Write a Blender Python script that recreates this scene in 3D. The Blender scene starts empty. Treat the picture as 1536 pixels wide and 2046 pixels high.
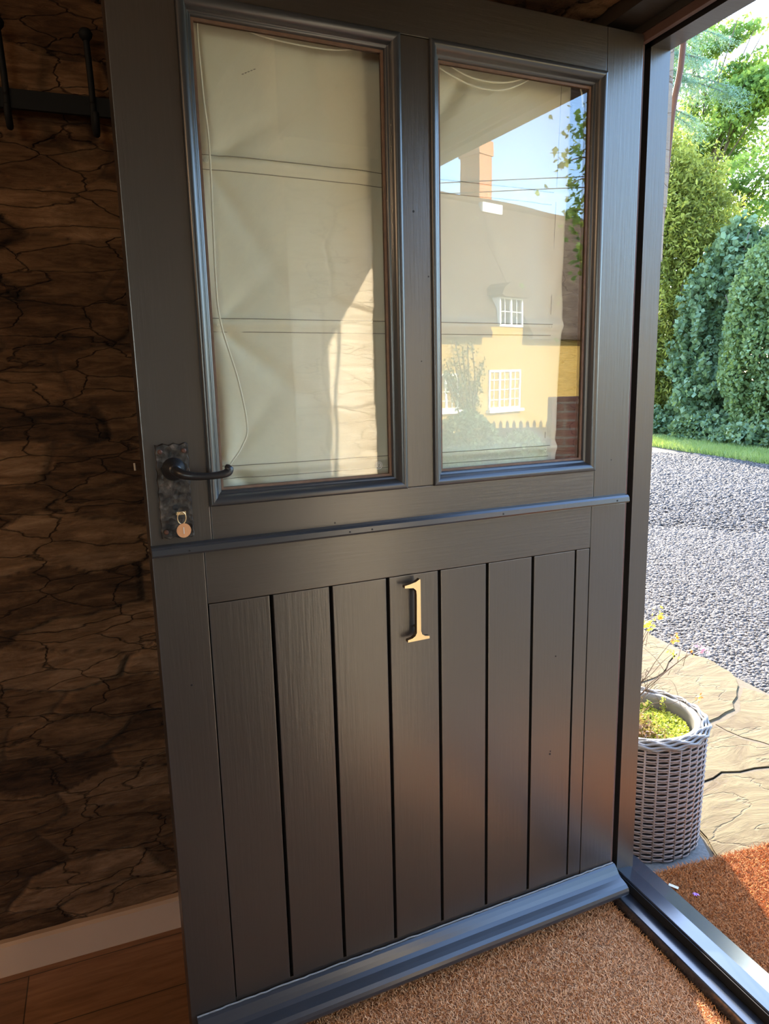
import bpy, bmesh, math, random
import numpy as np
from mathutils import Matrix, Vector

# ------------------------------------------------------------------ camera
sc = bpy.context.scene
R = [[0.9314047480039356, -0.36326040248798713, -0.022958122309790236],
     [-0.08891709303222518, -0.16591430045377634, -0.9821233097079173],
     [0.35295742797457164, 0.9167956832845581, -0.18683342620734691]]
CAM = (-0.96169, -1.15192, 1.1935)
cd = bpy.data.cameras.new('camera')
cam = bpy.data.objects.new('camera', cd)
sc.collection.objects.link(cam)
cam.matrix_world = Matrix(((R[0][0], -R[1][0], -R[2][0], CAM[0]),
                           (R[0][1], -R[1][1], -R[2][1], CAM[1]),
                           (R[0][2], -R[1][2], -R[2][2], CAM[2]),
                           (0, 0, 0, 1)))
cd.sensor_fit = 'HORIZONTAL'
cd.sensor_width = 36
cd.lens = 36 * 1437.1 / 1536
cd.clip_start = 0.02
cd.clip_end = 500
sc.camera = cam

# ------------------------------------------------------------------ light
EXPOSURE = 2.42
SUN_STRENGTH = 5.0
SKY_STRENGTH = 0.34
ROOM_FILL = 7.0
DAYLIGHT_FILL = 3.0
sc.view_settings.view_transform = 'Standard'
sc.view_settings.look = 'None'
sc.view_settings.gamma = 1
sc.view_settings.use_curve_mapping = False
sc.view_settings.exposure = EXPOSURE

TO_SUN = Vector((1.0, 2.72, 1.54)).normalized()
w = bpy.data.worlds.new('World')
sc.world = w
w.use_nodes = True
nt = w.node_tree
for n in list(nt.nodes):
    nt.nodes.remove(n)
sky = nt.nodes.new('ShaderNodeTexSky')
sky.sky_type = 'NISHITA'
sky.sun_disc = False
sky.sun_elevation = math.asin(TO_SUN.z)
sky.sun_rotation = math.atan2(TO_SUN.x, TO_SUN.y)
sky.dust_density = 0.6
sky.ozone_density = 3.0
bg = nt.nodes.new('ShaderNodeBackground')
bg.inputs['Strength'].default_value = SKY_STRENGTH
wo = nt.nodes.new('ShaderNodeOutputWorld')
nt.links.new(sky.outputs[0], bg.inputs[0])
nt.links.new(bg.outputs[0], wo.inputs[0])

sl = bpy.data.lights.new('sun', 'SUN')
sl.energy = SUN_STRENGTH
sl.color = (1.0, 0.885, 0.70)
sl.angle = math.radians(0.55)
so = bpy.data.objects.new('sun', sl)
sc.collection.objects.link(so)
so.rotation_euler = (-TO_SUN).to_track_quat('-Z', 'Y').to_euler()
so.location = (3, 8, 6)

rl = bpy.data.lights.new('room_fill_lamp', 'POINT')      # unseen warm lamp added for ambient room light
rl.energy = ROOM_FILL
rl.color = (1.0, 0.66, 0.38)
rl.shadow_soft_size = 0.10
ro = bpy.data.objects.new('room_fill_lamp', rl)
sc.collection.objects.link(ro)
ro.location = (-2.9, -1.1, 1.95)

al = bpy.data.lights.new('added_daylight_fill', 'AREA')     # unseen fill light added to brighten the blind and mat
al.shape = 'RECTANGLE'; al.size = 1.3; al.size_y = 1.0
al.energy = DAYLIGHT_FILL
al.color = (1.0, 0.97, 0.88)
ao = bpy.data.objects.new('added_daylight_fill', al)
sc.collection.objects.link(ao)
ao.location = (-2.6, -4.46, 1.35)
ao.rotation_euler = (math.radians(90), 0, 0)

random.seed(7)
rng = np.random.default_rng(11)
COL = sc.collection

# ------------------------------------------------------------------ helpers
def link(o):
    COL.objects.link(o)
    return o

def tag(o, label=None, cat=None, group=None, kind=None):
    if label: o['label'] = label
    if cat: o['category'] = cat
    if group: o['group'] = group
    if kind: o['kind'] = kind
    return o

def empty(name, loc=(0, 0, 0), rz=0.0, label=None, cat=None, group=None, kind=None):
    o = bpy.data.objects.new(name, None)
    o.empty_display_size = 0.1
    o.location = loc
    o.rotation_euler = (0, 0, rz)
    link(o)
    return tag(o, label, cat, group, kind)

def meshobj(name, verts, faces, mat=None, parent=None, smooth=False):
    me = bpy.data.meshes.new(name)
    me.from_pydata([tuple(map(float, v)) for v in verts], [], faces)
    me.update()
    if smooth:
        me.polygons.foreach_set('use_smooth', [True] * len(me.polygons))
    if mat: me.materials.append(mat)
    o = bpy.data.objects.new(name, me)
    link(o)
    if parent: o.parent = parent
    return o

def fastmesh(name, V, F, mat=None, parent=None, smooth=False):
    """V (n,3) float array, F (m,k) int array, all faces of k corners"""
    V = np.asarray(V, dtype=np.float32); F = np.asarray(F, dtype=np.int32)
    me = bpy.data.meshes.new(name)
    me.vertices.add(len(V)); me.vertices.foreach_set('co', V.ravel())
    me.loops.add(F.size); me.loops.foreach_set('vertex_index', F.ravel())
    me.polygons.add(len(F))
    k = F.shape[1]
    me.polygons.foreach_set('loop_start', np.arange(0, F.size, k, dtype=np.int32))
    me.update(calc_edges=True)
    me.validate()
    if smooth:
        me.polygons.foreach_set('use_smooth', np.ones(len(me.polygons), dtype=bool))
    if mat: me.materials.append(mat)
    o = bpy.data.objects.new(name, me)
    link(o)
    if parent: o.parent = parent
    return o

class MB:
    """collects shapes into one mesh"""
    def __init__(s):
        s.bm = bmesh.new()
    def box(s, x0, x1, y0, y1, z0, z1, bev=0.0):
        b = bmesh.new()
        vs = [b.verts.new(p) for p in [(x0, y0, z0), (x1, y0, z0), (x1, y1, z0), (x0, y1, z0), (x0, y0, z1), (x1, y0, z1), (x1, y1, z1), (x0, y1, z1)]]
        for f in [(0, 3, 2, 1), (4, 5, 6, 7), (0, 1, 5, 4), (1, 2, 6, 5), (2, 3, 7, 6), (3, 0, 4, 7)]:
            b.faces.new([vs[i] for i in f])
        if bev > 0:
            bmesh.ops.bevel(b, geom=list(b.edges), offset=bev, segments=2, affect='EDGES', profile=0.7)
        s.add(b)
        return s
    def add(s, b):
        m = bpy.data.meshes.new('tmp'); b.to_mesh(m); b.free()
        s.bm.from_mesh(m); bpy.data.meshes.remove(m)
    def prism(s, poly, a0, a1, axis):
        """poly: list of 2D points; axis 'x','y','z' extrusion between a0 and a1"""
        def P(p, a):
            if axis == 'x': return (a, p[0], p[1])
            if axis == 'y': return (p[0], a, p[1])
            return (p[0], p[1], a)
        b = bmesh.new()
        A = [b.verts.new(P(p, a0)) for p in poly]
        B = [b.verts.new(P(p, a1)) for p in poly]
        n = len(poly)
        b.faces.new(A); b.faces.new(B[::-1])
        for i in range(n):
            b.faces.new([A[i], B[i], B[(i + 1) % n], A[(i + 1) % n]])
        bmesh.ops.recalc_face_normals(b, faces=list(b.faces))
        s.add(b)
        return s
    def tube(s, pts, rad, seg=8, closed=False):
        V, F = tube_vf(pts, rad, seg, closed)
        off = [s.bm.verts.new(v) for v in V]
        for f in F:
            try: s.bm.faces.new([off[i] for i in f])
            except ValueError: pass
        return s
    def build(s, name, mat=None, parent=None, smooth=False):
        me = bpy.data.meshes.new(name)
        s.bm.to_mesh(me); s.bm.free()
        if smooth: me.polygons.foreach_set('use_smooth', [True] * len(me.polygons))
        if mat: me.materials.append(mat)
        o = bpy.data.objects.new(name, me)
        link(o)
        if parent: o.parent = parent
        return o

def tube_vf(pts, rad, seg=8, closed=False, caps=True):
    P = [Vector(p) for p in pts]; n = len(P)
    rads = rad if hasattr(rad, '__len__') else [rad] * n
    V = []; F = []
    up = None
    for i in range(n):
        if closed: t = P[(i + 1) % n] - P[(i - 1) % n]
        else: t = P[min(i + 1, n - 1)] - P[max(i - 1, 0)]
        t.normalize()
        if up is None:
            up = Vector((0, 0, 1)) if abs(t.z) < 0.9 else Vector((1, 0, 0))
        a = (up - t * up.dot(t))
        if a.length < 1e-6: a = Vector((1, 0, 0)) - t * t.x
        a.normalize(); up = a
        b = t.cross(a)
        for k in range(seg):
            th = 2 * math.pi * k / seg
            V.append(P[i] + (a * math.cos(th) + b * math.sin(th)) * rads[i])
    m = n if closed else n - 1
    for i in range(m):
        j = (i + 1) % n
        for k in range(seg):
            k2 = (k + 1) % seg
            F.append((i * seg + k, i * seg + k2, j * seg + k2, j * seg + k))
    if caps and not closed:
        F.append(tuple(range(seg))[::-1]); F.append(tuple((n - 1) * seg + k for k in range(seg)))
    return V, F

def catmull(pts, sub=8):
    P = [Vector(p) for p in pts]
    out = []
    for i in range(len(P) - 1):
        p0 = P[max(i - 1, 0)]; p1 = P[i]; p2 = P[i + 1]; p3 = P[min(i + 2, len(P) - 1)]
        for k in range(sub):
            t = k / sub
            out.append(0.5 * ((2 * p1) + (-p0 + p2) * t + (2 * p0 - 5 * p1 + 4 * p2 - p3) * t * t + (-p0 + 3 * p1 - 3 * p2 + p3) * t ** 3))
    out.append(P[-1])
    return out

def vnoise(x, y, seed=0):
    """smooth 2D value noise -1..1"""
    r = np.random.default_rng(seed).random((64, 64))
    xi = np.floor(x).astype(int); yi = np.floor(y).astype(int)
    fx = x - xi; fy = y - yi
    fx = fx * fx * (3 - 2 * fx); fy = fy * fy * (3 - 2 * fy)
    g = lambda a, b: r[a % 64, b % 64]
    v = (g(xi, yi) * (1 - fx) + g(xi + 1, yi) * fx) * (1 - fy) + (g(xi, yi + 1) * (1 - fx) + g(xi + 1, yi + 1) * fx) * fy
    return v * 2 - 1

def fbm(x, y, seed=0, o=4):
    v = 0; a = 1; s = 0
    for i in range(o):
        v = v + a * vnoise(x * 2 ** i, y * 2 ** i, seed + i); s += a; a *= 0.5
    return v / s

# ------------------------------------------------------------------ materials
class NT:
    def __init__(s, name):
        s.m = bpy.data.materials.new(name); s.m.use_nodes = True
        s.t = s.m.node_tree
        for n in list(s.t.nodes): s.t.nodes.remove(n)
        s.out = s.t.nodes.new('ShaderNodeOutputMaterial')
    def n(s, typ, **kw):
        nd = s.t.nodes.new(typ)
        for k, v in kw.items():
            if k.startswith('i_'):
                nd.inputs[k[2:].replace('_', ' ')].default_value = v
            else: setattr(nd, k, v)
        return nd
    def l(s, a, b):
        s.t.links.new(a, b)
    def coords(s, scale=(1, 1, 1), kind='Object'):
        tc = s.n('ShaderNodeTexCoord'); mp = s.n('ShaderNodeMapping')
        mp.inputs['Scale'].default_value = scale
        s.l(tc.outputs[kind], mp.inputs[0])
        return mp.outputs[0]
    def noise(s, co, scale, detail=4, rough=0.55, dist=0.0):
        nd = s.n('ShaderNodeTexNoise')
        nd.inputs['Scale'].default_value = scale; nd.inputs['Detail'].default_value = detail
        nd.inputs['Roughness'].default_value = rough; nd.inputs['Distortion'].default_value = dist
        s.l(co, nd.inputs['Vector'])
        return nd.outputs['Fac']
    def ramp(s, fac, stops):
        nd = s.n('ShaderNodeValToRGB')
        e = nd.color_ramp.elements
        while len(e) < len(stops): e.new(0.5)
        for i, (p, c) in enumerate(stops):
            e[i].position = p; e[i].color = (c[0], c[1], c[2], 1)
        s.l(fac, nd.inputs[0])
        return nd.outputs[0]
    def mix(s, fac, a, b, mode='MIX'):
        nd = s.n('ShaderNodeMix'); nd.data_type = 'RGBA'; nd.blend_type = mode
        for sock, v in ((nd.inputs[0], fac), (nd.inputs[6], a), (nd.inputs[7], b)):
            if hasattr(v, 'is_output'): s.l(v, sock)
            elif isinstance(v, (int, float)): sock.default_value = v
            else: sock.default_value = (v[0], v[1], v[2], 1)
        return nd.outputs[2]
    def math(s, op, a, b=0.0):
        nd = s.n('ShaderNodeMath'); nd.operation = op
        for sock, v in ((nd.inputs[0], a), (nd.inputs[1], b)):
            if hasattr(v, 'is_output'): s.l(v, sock)
            else: sock.default_value = v
        return nd.outputs[0]
    def bsdf(s, color, rough=0.6, metal=0.0, spec=0.5, bump=None, bstr=0.3, bdist=0.01, **kw):
        p = s.n('ShaderNodeBsdfPrincipled')
        if hasattr(color, 'is_output'): s.l(color, p.inputs['Base Color'])
        else: p.inputs['Base Color'].default_value = (color[0], color[1], color[2], 1)
        if hasattr(rough, 'is_output'): s.l(rough, p.inputs['Roughness'])
        else: p.inputs['Roughness'].default_value = rough
        p.inputs['Metallic'].default_value = metal
        p.inputs['Specular IOR Level'].default_value = spec
        if bump is not None:
            b = s.n('ShaderNodeBump'); b.inputs['Strength'].default_value = bstr; b.inputs['Distance'].default_value = bdist
            s.l(bump, b.inputs['Height']); s.l(b.outputs[0], p.inputs['Normal'])
        s.l(p.outputs[0], s.out.inputs[0])
        s.p = p
        return p

def m_paint(name, col, vert=True, rough=0.33, spec=0.5, ior=2.0):
    t = NT(name)
    co = t.coords((60, 60, 3) if vert else (3, 60, 60))
    n1 = t.noise(co, 3.0, 5, 0.6)
    n2 = t.noise(t.coords(), 9, 3)
    c = t.mix(t.math('MULTIPLY', n2, 0.35), col, tuple(v * 1.35 for v in col))
    h = t.math('ADD', t.math('MULTIPLY', n1, 0.8), t.math('MULTIPLY', n2, 1.0))
    r = t.math('ADD', t.math('MULTIPLY', n1, 0.08), rough - 0.04)
    t.bsdf(c, r, bump=h, bstr=0.35, bdist=0.0012, spec=spec)
    t.p.inputs['IOR'].default_value = ior
    return t.m

PAINT_C = (0.026, 0.0195, 0.0145)
M_paint = m_paint('charcoal_paint_vertical', PAINT_C, True)
M_painth = m_paint('charcoal_paint_horizontal', PAINT_C, False)

def m_simple(name, col, rough=0.6, metal=0, spec=0.5, nscale=30, var=0.25, bstr=0.15, bdist=0.002):
    t = NT(name)
    n1 = t.noise(t.coords(), nscale, 4)
    c = t.mix(n1, tuple(v * (1 - var) for v in col), tuple(v * (1 + var) for v in col))
    t.bsdf(c, rough, metal, spec, bump=n1, bstr=bstr, bdist=bdist)
    return t.m

M_gloss = m_simple('charcoal_paint_gloss', (0.030, 0.032, 0.036), 0.28, 0, 0.85, 14, 0.12, 0.05)
M_black = m_simple('black_recess', (0.006, 0.006, 0.007), 0.6)
M_iron = m_simple('black_wrought_iron', (0.018, 0.018, 0.020), 0.36, 0.2, 0.6, 120, 0.3, 0.4)
M_matt = m_simple('matt_charcoal_paint', (0.010, 0.010, 0.011), 0.75, 0, 0.15)
M_sill = m_simple('sill_paint_sky_tint', (0.022, 0.026, 0.034), 0.20, 0, 0.9, 14, 0.12, 0.05)  # sky reflection put into the base colour as a blue tint
M_sill.node_tree.nodes['Principled BSDF'].inputs['IOR'].default_value = 1.55
M_ironb = m_simple('matt_black_iron', (0.005, 0.005, 0.005), 0.7, 0, 0.2)
M_seal = m_simple('brown_draught_seal', (0.10, 0.048, 0.035), 0.7)
M_strip = m_simple('black_strip', (0.008, 0.008, 0.009), 0.8)
M_bead = m_simple('brown_wood_bead', (0.14, 0.075, 0.045), 0.55, nscale=60, var=0.5)
M_brass = m_simple('brass', (0.88, 0.70, 0.42), 0.36, 1.0, 0.5, 90, 0.08, 0.1)
M_brassd = m_simple('dark_brass', (0.16, 0.10, 0.05), 0.5, 0.8)  # darker brass for the figure's edges, back and pins
M_copper = m_simple('copper_fob', (0.72, 0.42, 0.26), 0.32, 1.0, 0.5, 90, 0.08, 0.1)
M_cord = m_simple('cream_cord', (0.90, 0.86, 0.70), 0.8, var=0.05)
M_white = m_simple('white_paint', (0.80, 0.79, 0.75), 0.5)
M_dark = m_simple('dark_interior', (0.02, 0.02, 0.02), 0.8)
M_skirt = m_simple('cream_skirting_paint', (0.50, 0.33, 0.21), 0.45, nscale=8, var=0.06)
M_plaster = m_simple('room_plaster', (0.38, 0.30, 0.22), 0.85, nscale=12)
M_ceil = m_simple('ceiling_plaster', (0.5, 0.42, 0.32), 0.9, nscale=12)
M_twig = m_simple('brown_twig', (0.10, 0.055, 0.03), 0.8)
M_bark = m_simple('tree_bark', (0.10, 0.075, 0.05), 0.9)
M_vine = m_simple('reddish_vine_bark', (0.15, 0.085, 0.065), 0.8, nscale=80)
M_soil = m_simple('dark_soil', (0.05, 0.035, 0.025), 0.95)
M_winglass = m_simple('cottage_window_glass', (0.03, 0.035, 0.04), 0.08)
M_cable = m_simple('black_cable', (0.02, 0.02, 0.02), 0.6)

# hammered iron plate
t = NT('hammered_iron_plate')
v = t.n('ShaderNodeTexVoronoi'); v.inputs['Scale'].default_value = 110
t.l(t.coords(), v.inputs['Vector'])
n1 = t.noise(t.coords(), 70, 5)
h = t.math('ADD', v.outputs['Distance'], n1)
t.bsdf(t.ramp(n1, [(0.35, (0.006, 0.005, 0.005)), (0.60, (0.055, 0.045, 0.037)), (0.75, (0.15, 0.12, 0.10))]), 0.45, 0.3, 0.5, bump=h, bstr=0.9, bdist=0.0018)
M_plate = t.m

# glass: clear pane with a surface reflection
t = NT('door_glass')
tr = t.n('ShaderNodeBsdfTransparent'); gl = t.n('ShaderNodeBsdfGlossy'); gl.inputs['Roughness'].default_value = 0.0
tr.inputs[0].default_value = (0.99, 1.0, 0.99, 1)
lw = t.n('ShaderNodeLayerWeight'); lw.inputs['Blend'].default_value = 0.5
frs = t.math('ADD', t.math('MULTIPLY', t.math('POWER', lw.outputs['Facing'], 5.0), 0.90), 0.085)
nz = t.noise(t.coords(), 3.0, 2)
bp = t.n('ShaderNodeBump'); bp.inputs['Strength'].default_value = 0.05; bp.inputs['Distance'].default_value = 0.004
t.l(nz, bp.inputs['Height']); t.l(bp.outputs[0], gl.inputs['Normal'])
mx = t.n('ShaderNodeMixShader')
t.l(frs, mx.inputs[0]); t.l(tr.outputs[0], mx.inputs[1]); t.l(gl.outputs[0], mx.inputs[2])
t.l(mx.outputs[0], t.out.inputs[0])
M_glass = t.m

# blind cloth
t = NT('cream_blind_cloth')
wv = t.noise(t.coords((900, 900, 900)), 1.0, 2)
n1 = t.noise(t.coords(), 4, 3)
c = t.mix(n1, (0.85, 0.80, 0.63), (0.90, 0.86, 0.70))
t.bsdf(c, 0.9, spec=0.1, bump=wv, bstr=0.08, bdist=0.0006)
tl = t.n('ShaderNodeBsdfTranslucent'); t.l(c, tl.inputs[0])
mx = t.n('ShaderNodeMixShader'); mx.inputs[0].default_value = 0.08
t.l(t.p.outputs[0], mx.inputs[1]); t.l(tl.outputs[0], mx.inputs[2]); t.l(mx.outputs[0], t.out.inputs[0])
M_blind = t.m
M_seam = m_simple('blind_stitching', (0.30, 0.27, 0.20), 0.9)

def m_stone(name, cols, mortar, bstr=0.8, zs=3.2, axis='x'):
    """layered rubble stone: per-stone tint from the mesh, strata from stretched noise"""
    t = NT(name)
    at = t.n('ShaderNodeAttribute'); at.attribute_name = 'stone'
    am = t.n('ShaderNodeAttribute'); am.attribute_name = 'mortar'
    co = t.coords((1, 1, zs))
    n1 = t.noise(co, 9, 6, 0.65, 0.6)
    n2 = t.noise(t.coords((1, 1, zs * 1.8)), 16, 8, 0.72, 0.8)
    n3 = t.noise(t.coords(), 4, 3)
    f = t.math('ADD', t.math('MULTIPLY', at.outputs['Fac'], 0.22), t.math('ADD', t.math('MULTIPLY', n1, 0.50), t.math('MULTIPLY', n2, 0.42)))
    c = t.ramp(f, [(0.40, cols[0]), (0.52, cols[1]), (0.64, cols[2]), (0.78, cols[3])])
    c = t.mix(am.outputs['Fac'], c, mortar)
    c = t.mix(0.55, c, t.ramp(n3, [(0.35, (0.6, 0.6, 0.6)), (0.6, (1, 1, 1))]), 'MULTIPLY')
    crack = t.n('ShaderNodeTexVoronoi'); crack.feature = 'DISTANCE_TO_EDGE'; crack.inputs['Scale'].default_value = 6
    wc = t.n('ShaderNodeVectorMath'); wc.operation = 'ADD'
    nn = t.n('ShaderNodeTexNoise'); nn.inputs['Scale'].default_value = 6; nn.inputs['Detail'].default_value = 5
    t.l(co, nn.inputs['Vector']); sc_ = t.n('ShaderNodeVectorMath'); sc_.operation = 'SCALE'; sc_.inputs['Scale'].default_value = 0.17
    t.l(nn.outputs['Color'], sc_.inputs[0]); t.l(co, wc.inputs[0]); t.l(sc_.outputs[0], wc.inputs[1]); t.l(wc.outputs[0], crack.inputs['Vector'])
    ck = t.ramp(crack.outputs['Distance'], [(0.0, (0, 0, 0)), (0.020, (1, 1, 1))])
    c = t.mix(t.math('MULTIPLY', t.math('SUBTRACT', 1.0, ck), 0.55), c, tuple(v * 0.15 for v in cols[0]))
    h = t.math('ADD', t.math('ADD', t.math('MULTIPLY', n2, 0.7), t.math('MULTIPLY', n1, 0.8)), t.math('MULTIPLY', ck, 0.8))
    t.bsdf(c, 0.88, spec=0.25, bump=h, bstr=bstr, bdist=0.016)
    return t.m

M_stone = m_stone('brown_layered_stone', [(0.022, 0.010, 0.004), (0.085, 0.038, 0.015), (0.175, 0.086, 0.036), (0.31, 0.17, 0.085)], (0.06, 0.03, 0.014))
M_reveal = m_stone('cream_reveal_stone', [(0.45, 0.36, 0.25), (0.62, 0.52, 0.38), (0.72, 0.62, 0.47), (0.80, 0.72, 0.58)], (0.34, 0.27, 0.19), 0.4)
M_extwall = m_stone('outside_wall_stone', [(0.6, 0.54, 0.45), (0.62, 0.55, 0.45), (0.66, 0.6, 0.5), (0.7, 0.64, 0.54)], (0.6, 0.55, 0.46), 0.5)

# wood floor
t = NT('brown_wood_floor')
n1 = t.noise(t.coords((2.5, 22, 1)), 3.0, 6, 0.6, 0.8)
bk = t.n('ShaderNodeTexBrick'); bk.inputs['Scale'].default_value = 1.0
bk.inputs['Brick Width'].default_value = 1.2; bk.inputs['Row Height'].default_value = 0.14; bk.inputs['Mortar Size'].default_value = 0.0012
bk.inputs['Color1'].default_value = (1, 1, 1, 1); bk.inputs['Color2'].default_value = (0.72, 0.72, 0.72, 1); bk.inputs['Mortar'].default_value = (0.15, 0.15, 0.15, 1)
t.l(t.coords(), bk.inputs['Vector'])
c = t.ramp(n1, [(0.25, (0.16, 0.065, 0.024)), (0.55, (0.27, 0.12, 0.05)), (0.8, (0.36, 0.17, 0.075))])
t.bsdf(t.mix(1.0, c, bk.outputs['Color'], 'MULTIPLY'), 0.42, bump=n1, bstr=0.1, bdist=0.002)
M_floor = t.m

# coir
def m_coir(name, c0, c1):
    t = NT(name)
    at = t.n('ShaderNodeAttribute'); at.attribute_name = 'tint'
    c = t.mix(at.outputs['Fac'], c0, c1)
    t.bsdf(c, 0.85, spec=0.15)
    return t.m
M_coir = m_coir('tan_coir_bristle', (0.46, 0.20, 0.08), (1.0, 0.59, 0.30))
M_coir2 = m_coir('brown_coir_bristle', (0.17, 0.058, 0.020), (0.68, 0.27, 0.09))
M_coirbase = m_simple('coir_base', (0.30, 0.13, 0.05), 0.95, nscale=180, var=0.6, bstr=0.8, bdist=0.006)

# gravel
t = NT('gravel_bed')
v = t.n('ShaderNodeTexVoronoi'); v.inputs['Scale'].default_value = 62
t.l(t.coords((1, 1, 0.6)), v.inputs['Vector'])
n1 = t.noise(t.coords(), 1.2, 4)
c = t.mix(v.outputs['Color'], (0.035, 0.032, 0.030), (0.085, 0.076, 0.071))
c = t.mix(t.math('MULTIPLY', n1, 0.3), c, (0.26, 0.22, 0.18))
hh = t.math('SUBTRACT', 1.0, v.outputs['Distance'])
t.bsdf(c, 0.8, spec=0.3, bump=hh, bstr=1.0, bdist=0.02)
M_gravel = t.m
t = NT('gravel_pebble')
at = t.n('ShaderNodeAttribute'); at.attribute_name = 'tint'
t.bsdf(t.ramp(at.outputs['Fac'], [(0.0, (0.030, 0.026, 0.024)), (0.35, (0.072, 0.061, 0.055)), (0.7, (0.112, 0.095, 0.086)), (1.0, (0.18, 0.155, 0.14))]), 0.75, spec=0.3)
M_pebble = t.m

# flagstone
t = NT('cream_flagstone')
n1 = t.noise(t.coords((1.0, 2.2, 1)), 5, 6, 0.6, 1.5)
n2 = t.noise(t.coords((1, 1, 1)), 60, 4)
c = t.ramp(n1, [(0.3, (0.070, 0.045, 0.022)), (0.45, (0.10, 0.073, 0.035)), (0.6, (0.126, 0.098, 0.049)), (0.75, (0.092, 0.062, 0.031))])
w2 = t.n('ShaderNodeTexWave'); w2.inputs['Scale'].default_value = 2.2; w2.inputs['Distortion'].default_value = 14; w2.inputs['Detail'].default_value = 5; w2.inputs['Detail Scale'].default_value = 1.4
t.l(t.coords((0.6, 2.0, 1)), w2.inputs['Vector'])
line = t.ramp(w2.outputs['Fac'], [(0.0, (0, 0, 0)), (0.022, (1, 1, 1))])
c = t.mix(t.math('MULTIPLY', t.math('SUBTRACT', 1.0, line), 0.3), c, (0.10, 0.07, 0.045))
spk = t.ramp(n2, [(0.33, (0, 0, 0)), (0.42, (1, 1, 1))])
c = t.mix(t.math('MULTIPLY', t.math('SUBTRACT', 1.0, spk), 0.55), c, (0.10, 0.075, 0.05))
hh = t.math('ADD', t.math('MULTIPLY', n1, 1.0), t.math('MULTIPLY', line, 0.35))
t.bsdf(c, 0.85, spec=0.2, bump=hh, bstr=0.6, bdist=0.012)
M_flag = t.m
M_concrete = m_simple('grey_concrete', (0.15, 0.145, 0.135), 0.9, nscale=90, var=0.5, bstr=0.5, bdist=0.004)

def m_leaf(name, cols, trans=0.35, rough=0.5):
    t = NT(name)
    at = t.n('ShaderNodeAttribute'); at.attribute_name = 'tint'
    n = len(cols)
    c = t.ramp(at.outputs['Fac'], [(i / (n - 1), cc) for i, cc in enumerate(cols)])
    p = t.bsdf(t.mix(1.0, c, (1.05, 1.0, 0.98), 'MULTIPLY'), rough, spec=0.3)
    tl = t.n('ShaderNodeBsdfTranslucent')
    c2 = t.mix(0.5, c, (0.55, 0.65, 0.10))
    t.l(c2, tl.inputs[0])
    mx = t.n('ShaderNodeMixShader'); mx.inputs[0].default_value = trans
    t.l(p.outputs[0], mx.inputs[1]); t.l(tl.outputs[0], mx.inputs[2]); t.l(mx.outputs[0], t.out.inputs[0])
    return t.m

M_leaf_con = m_leaf('yellow_green_conifer_leaf', [(0.03, 0.05, 0.015), (0.17, 0.19, 0.035), (0.40, 0.40, 0.07)])
M_leaf_ivy = m_leaf('dark_ivy_leaf', [(0.015, 0.035, 0.015), (0.07, 0.13, 0.06), (0.18, 0.27, 0.15)], 0.25)
M_leaf_priv = m_leaf('privet_leaf', [(0.02, 0.045, 0.015), (0.10, 0.17, 0.065), (0.24, 0.34, 0.16)], 0.3)
M_leaf_tree = m_leaf('broadleaf_tree_leaf', [(0.07, 0.15, 0.04), (0.15, 0.28, 0.07), (0.36, 0.46, 0.08)], 0.5)
M_leaf_cedar = m_leaf('blue_green_cedar_needle', [(0.10, 0.20, 0.15), (0.20, 0.33, 0.26)], 0.2)
M_leaf_sedum = m_leaf('lime_sedum_leaf', [(0.22, 0.28, 0.04), (0.45, 0.50, 0.08), (0.65, 0.66, 0.14)], 0.3)
M_leaf_dry = m_leaf('dry_brown_leaf', [(0.14, 0.07, 0.04), (0.42, 0.22, 0.12)], 0.2)
M_leaf_red = m_leaf('red_young_leaf', [(0.6, 0.12, 0.04), (0.75, 0.25, 0.05)], 0.3)
M_leaf_yel = m_leaf('yellow_young_leaf', [(0.7, 0.62, 0.05), (0.8, 0.75, 0.1)], 0.3)
M_leaf_or = m_leaf('orange_young_leaf', [(0.75, 0.38, 0.04), (0.8, 0.5, 0.08)], 0.3)
M_pink = m_leaf('pink_petal', [(0.75, 0.25, 0.55), (0.85, 0.4, 0.7)], 0.3)
M_purple = m_simple('purple_petal', (0.48, 0.22, 0.62), 0.7)
M_palepetal = m_simple('pale_dry_petal', (0.72, 0.64, 0.48), 0.7)
M_grass = m_leaf('grass_blade', [(0.10, 0.17, 0.05), (0.22, 0.32, 0.09), (0.45, 0.42, 0.20)], 0.3)
M_lawn = m_simple('grass_soil', (0.14, 0.14, 0.06), 0.95, nscale=6, var=0.4)

# wicker
t = NT('grey_brown_wicker')
n1 = t.noise(t.coords((1, 1, 6)), 30, 3)
t.bsdf(t.mix(n1, (0.16, 0.112, 0.092), (0.29, 0.215, 0.18)), 0.55, spec=0.4)
M_wicker = t.m
M_liner = m_simple('pale_grey_pot_liner', (0.14, 0.13, 0.115), 0.7)

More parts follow.
